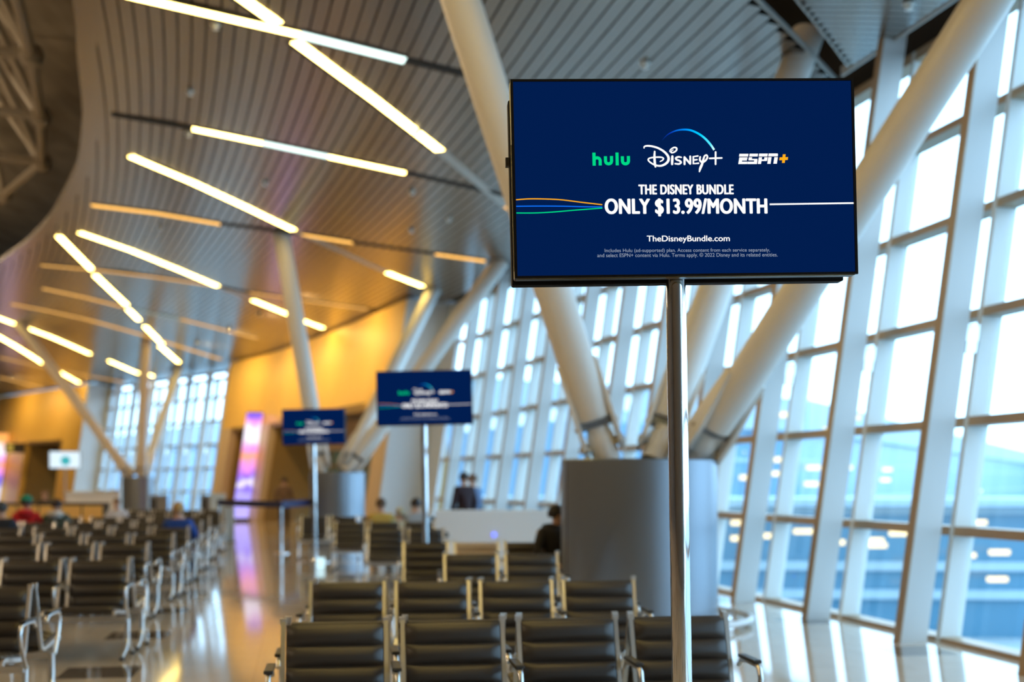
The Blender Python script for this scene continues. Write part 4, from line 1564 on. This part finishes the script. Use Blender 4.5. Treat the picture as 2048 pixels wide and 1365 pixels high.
def sitter(pxc, y, rz, *a, **k):
    x, yy = seat_pos(pxc, y)
    return person((x, yy, -.05), rz, *a, **k)
sitter(53, 21.35, AW, 'person in a red hooded jacket and green cap seated facing away', (.6, .012, .015), (.05, .05, .07), (.05, .03, .02), 'sit', (.01, .22, .12), 1.0, hood=(.6, .012, .015))
sitter(113, 21.45, AW, 'dark haired person in green jacket with off white hood, facing away', (.06, .08, .06), (.1, .13, .2), (.035, .015, .01), 'sit', None, .97, hood=(.6, .56, .5))
sitter(357, 18.95, AW, 'blond person in a bright blue jacket seated at the aisle', (.01, .06, .3), (.03, .04, .08), (.45, .27, .1), 'sit', None, .96)
sitter(2, 18.75, AW, 'person in dark clothes cut by the left photo edge', (.012, .018, .03), (.02, .02, .03), (.04, .04, .04), 'sit', None, .97)
sitter(90, 34.02, PI + AW, 'person in black seated far off behind the oak cabinets', (.008, .007, .007), (.02, .02, .02), (.25, .13, .05), 'sit', None, 1.02)
sitter(234, 26.64, PI + AW, 'small far person in white facing us by the drum', (.65, .66, .72), (.1, .1, .12), (.2, .12, .06), 'sit', None, .92)
sitter(1108, 14.05, PI + .5, 'person in a black coat slumped in a seat beside the large drum', (.008, .006, .006), (.012, .011, .012), (.012, .008, .006), 'sit', None, 1.0, 1.3, -.05, hood=(.008, .006, .006))
sitter(762, 21.6, AW, 'person in a yellow jacket seated facing away before the pale wall', (.62, .42, .09), (.1, .1, .1), (.1, .05, .02), 'sit', None, .98)
sitter(793, 21.63, AW, 'person in a pale mint jacket leaning beside the yellow jacket', (.55, .66, .58), (.1, .1, .12), (.5, .45, .3), 'sit', None, .86, 0, .12)
sitter(832, 21.7, AW, 'dark haired person in a grey top left of the pole', (.42, .46, .5), (.1, .1, .1), (.015, .01, .01), 'sit', None, .98)
person((px_x(928, 24.2), 24.2, 0), math.radians(35), 'standing person in a long dark maroon coat behind the white partition', (.025, .008, .012), (.02, .02, .02), (.02, .012, .01), 'stand', None, 1.0, -.6, 0, True)
person((px_x(946, 24.8), 24.8, 0), math.radians(60), 'standing person in a slate blue coat next to the maroon coat', (.1, .15, .26), (.03, .03, .05), (.2, .12, .08), 'stand', None, .98, 0, 0, True)
person((px_x(568, 36.5), 36.5, 0), math.radians(10), 'small standing person in brown before the wide gate doorway', (.2, .12, .07), (.06, .04, .03), (.05, .03, .02), 'stand', None, .97)

# ------------------------------------------------------------------ outside
mb = MB()
mb.add([(-250, 12, -4.5), (500, -120, -4.5), (500, 600, -4.5), (-250, 600, -4.5)], [(0, 1, 2, 3)])
tag(mb.build('apron', 'apron'), 'pale concrete airport apron outside the windows', 'ground', None, 'structure')
def ext_building(name, front, depth, z0, z1, bands, lab, fascia=2.2, mw='ext_wall'):
    t = thing(name, lab, 'building', (front[0][0], front[0][1], z0))
    o = Vector(t.location)
    def off(p, q, d):
        n = Vector((-(q[1] - p[1]), q[0] - p[0], 0)).normalized()
        return n * d
    wall, fas, bnd, roof = MB(), MB(), MB(), MB()
    for p, q in zip(front[:-1], front[1:]):
        n = off(p, q, 1)
        if n.y < 0:
            n = -n
        P0, P1 = Vector((p[0], p[1], 0)), Vector((q[0], q[1], 0))
        def pr(mb, d0, d1, za, zb):
            mb.hexa([P0 + n * d0 + Vector((0, 0, za)) - o, P1 + n * d0 + Vector((0, 0, za)) - o, P1 + n * d1 + Vector((0, 0, za)) - o, P0 + n * d1 + Vector((0, 0, za)) - o],
                    [P0 + n * d0 + Vector((0, 0, zb)) - o, P1 + n * d0 + Vector((0, 0, zb)) - o, P1 + n * d1 + Vector((0, 0, zb)) - o, P0 + n * d1 + Vector((0, 0, zb)) - o])
        pr(wall, 0, depth, z0, z1 - fascia)
        pr(fas, -.8, depth, z1 - fascia, z1)
        for zb in bands:
            pr(bnd, -.15, .05, zb, zb + .35)
    wall.build('curtain_wall', mw, t)
    fas.build('fascia', 'ext_roof', t)
    if bnd.v:
        bnd.build('floor_bands', 'ext_band', t)
    return t
F_MAIN = [(-150, 330), (-62, 205), (-2.9, 94.6), (28.8, 120), (141, 331), (230, 420)]
ext_building('terminal_building', F_MAIN, 25, -4.5, 9.7, [-.5, 3.4], 'long blue glass terminal building with pale roof band outside', 3.2)
F_LOW = [(-10, 52), (8, 47), (26, 46), (48, 52)]
ext_building('boarding_gallery', F_LOW, 5, -4.5, .9, [-3.0, -1.9, .3], 'low blue glazed boarding gallery across the apron', .3, 'ext_glass')
# lamps along the terminal, then added glows for reflections along the gallery
def lamp_at(pxx, py, y, w=.9):
    return ((pxx - 1024) / FPX * y, y, EYE + (963 - py) / FPX * y)
for k, (ax, ay) in enumerate([(90, 280), (110, 205), (245, 340), (385, 250), (375, 320), (345, 505), (415, 25), (560, 290), (550, 372), (725, 290), (765, 40), (930, 300), (920, 352), (1390, 408), (1120, 300), (600, 100)]):
    pxx, py = 1400 + ax / 2.505, 820 + ay / 2.505
    r = (pxx - 1024) / FPX
    for p, q in zip(F_MAIN[:-1], F_MAIN[1:]):
        den = (q[0] - p[0]) - r * (q[1] - p[1])
        f = (r * p[1] - p[0]) / den
        if 0 <= f <= 1:
            y = p[1] + f * (q[1] - p[1]) - 1.6
            mb = MB(); mb.box((0, 0, 0), (1.7, .3, .4))
            o = mb.build('wall_lamp', 'lamp', None, False, (r * y, y, EYE + (963 - py) / FPX * y), .05)
            tag(o, 'warm lamp glowing on the terminal building outside', 'lamp', 'lamps on the terminal building')
            break
for k, (ax, ay) in enumerate([(205, 567), (330, 632), (205, 645), (520, 610), (675, 665), (870, 655), (885, 680), (1120, 645), (1105, 770), (1090, 890), (1385, 565), (1330, 730), (1500, 715), (1490, 850), (1000, 620)]):
    pxx, py = 1400 + ax / 2.505, 820 + ay / 2.505
    r = (pxx - 1024) / FPX
    for p, q in zip(F_LOW[:-1], F_LOW[1:]):
        den = (q[0] - p[0]) - r * (q[1] - p[1])
        f = (r * p[1] - p[0]) / den
        if 0 <= f <= 1:
            y = p[1] + f * (q[1] - p[1]) - 1.2
            mb = MB(); mb.box((0, 0, 0), (.75, .2, .18))  # glowing box stands in for a light mirrored in the panes
            o = mb.build('reflection_glow', 'lamp', None, False, (r * y, y, EYE + (963 - py) / FPX * y), .03)
            tag(o, 'warm glow standing for a light reflected in the window', 'lamp', 'glows for window reflections')
            break
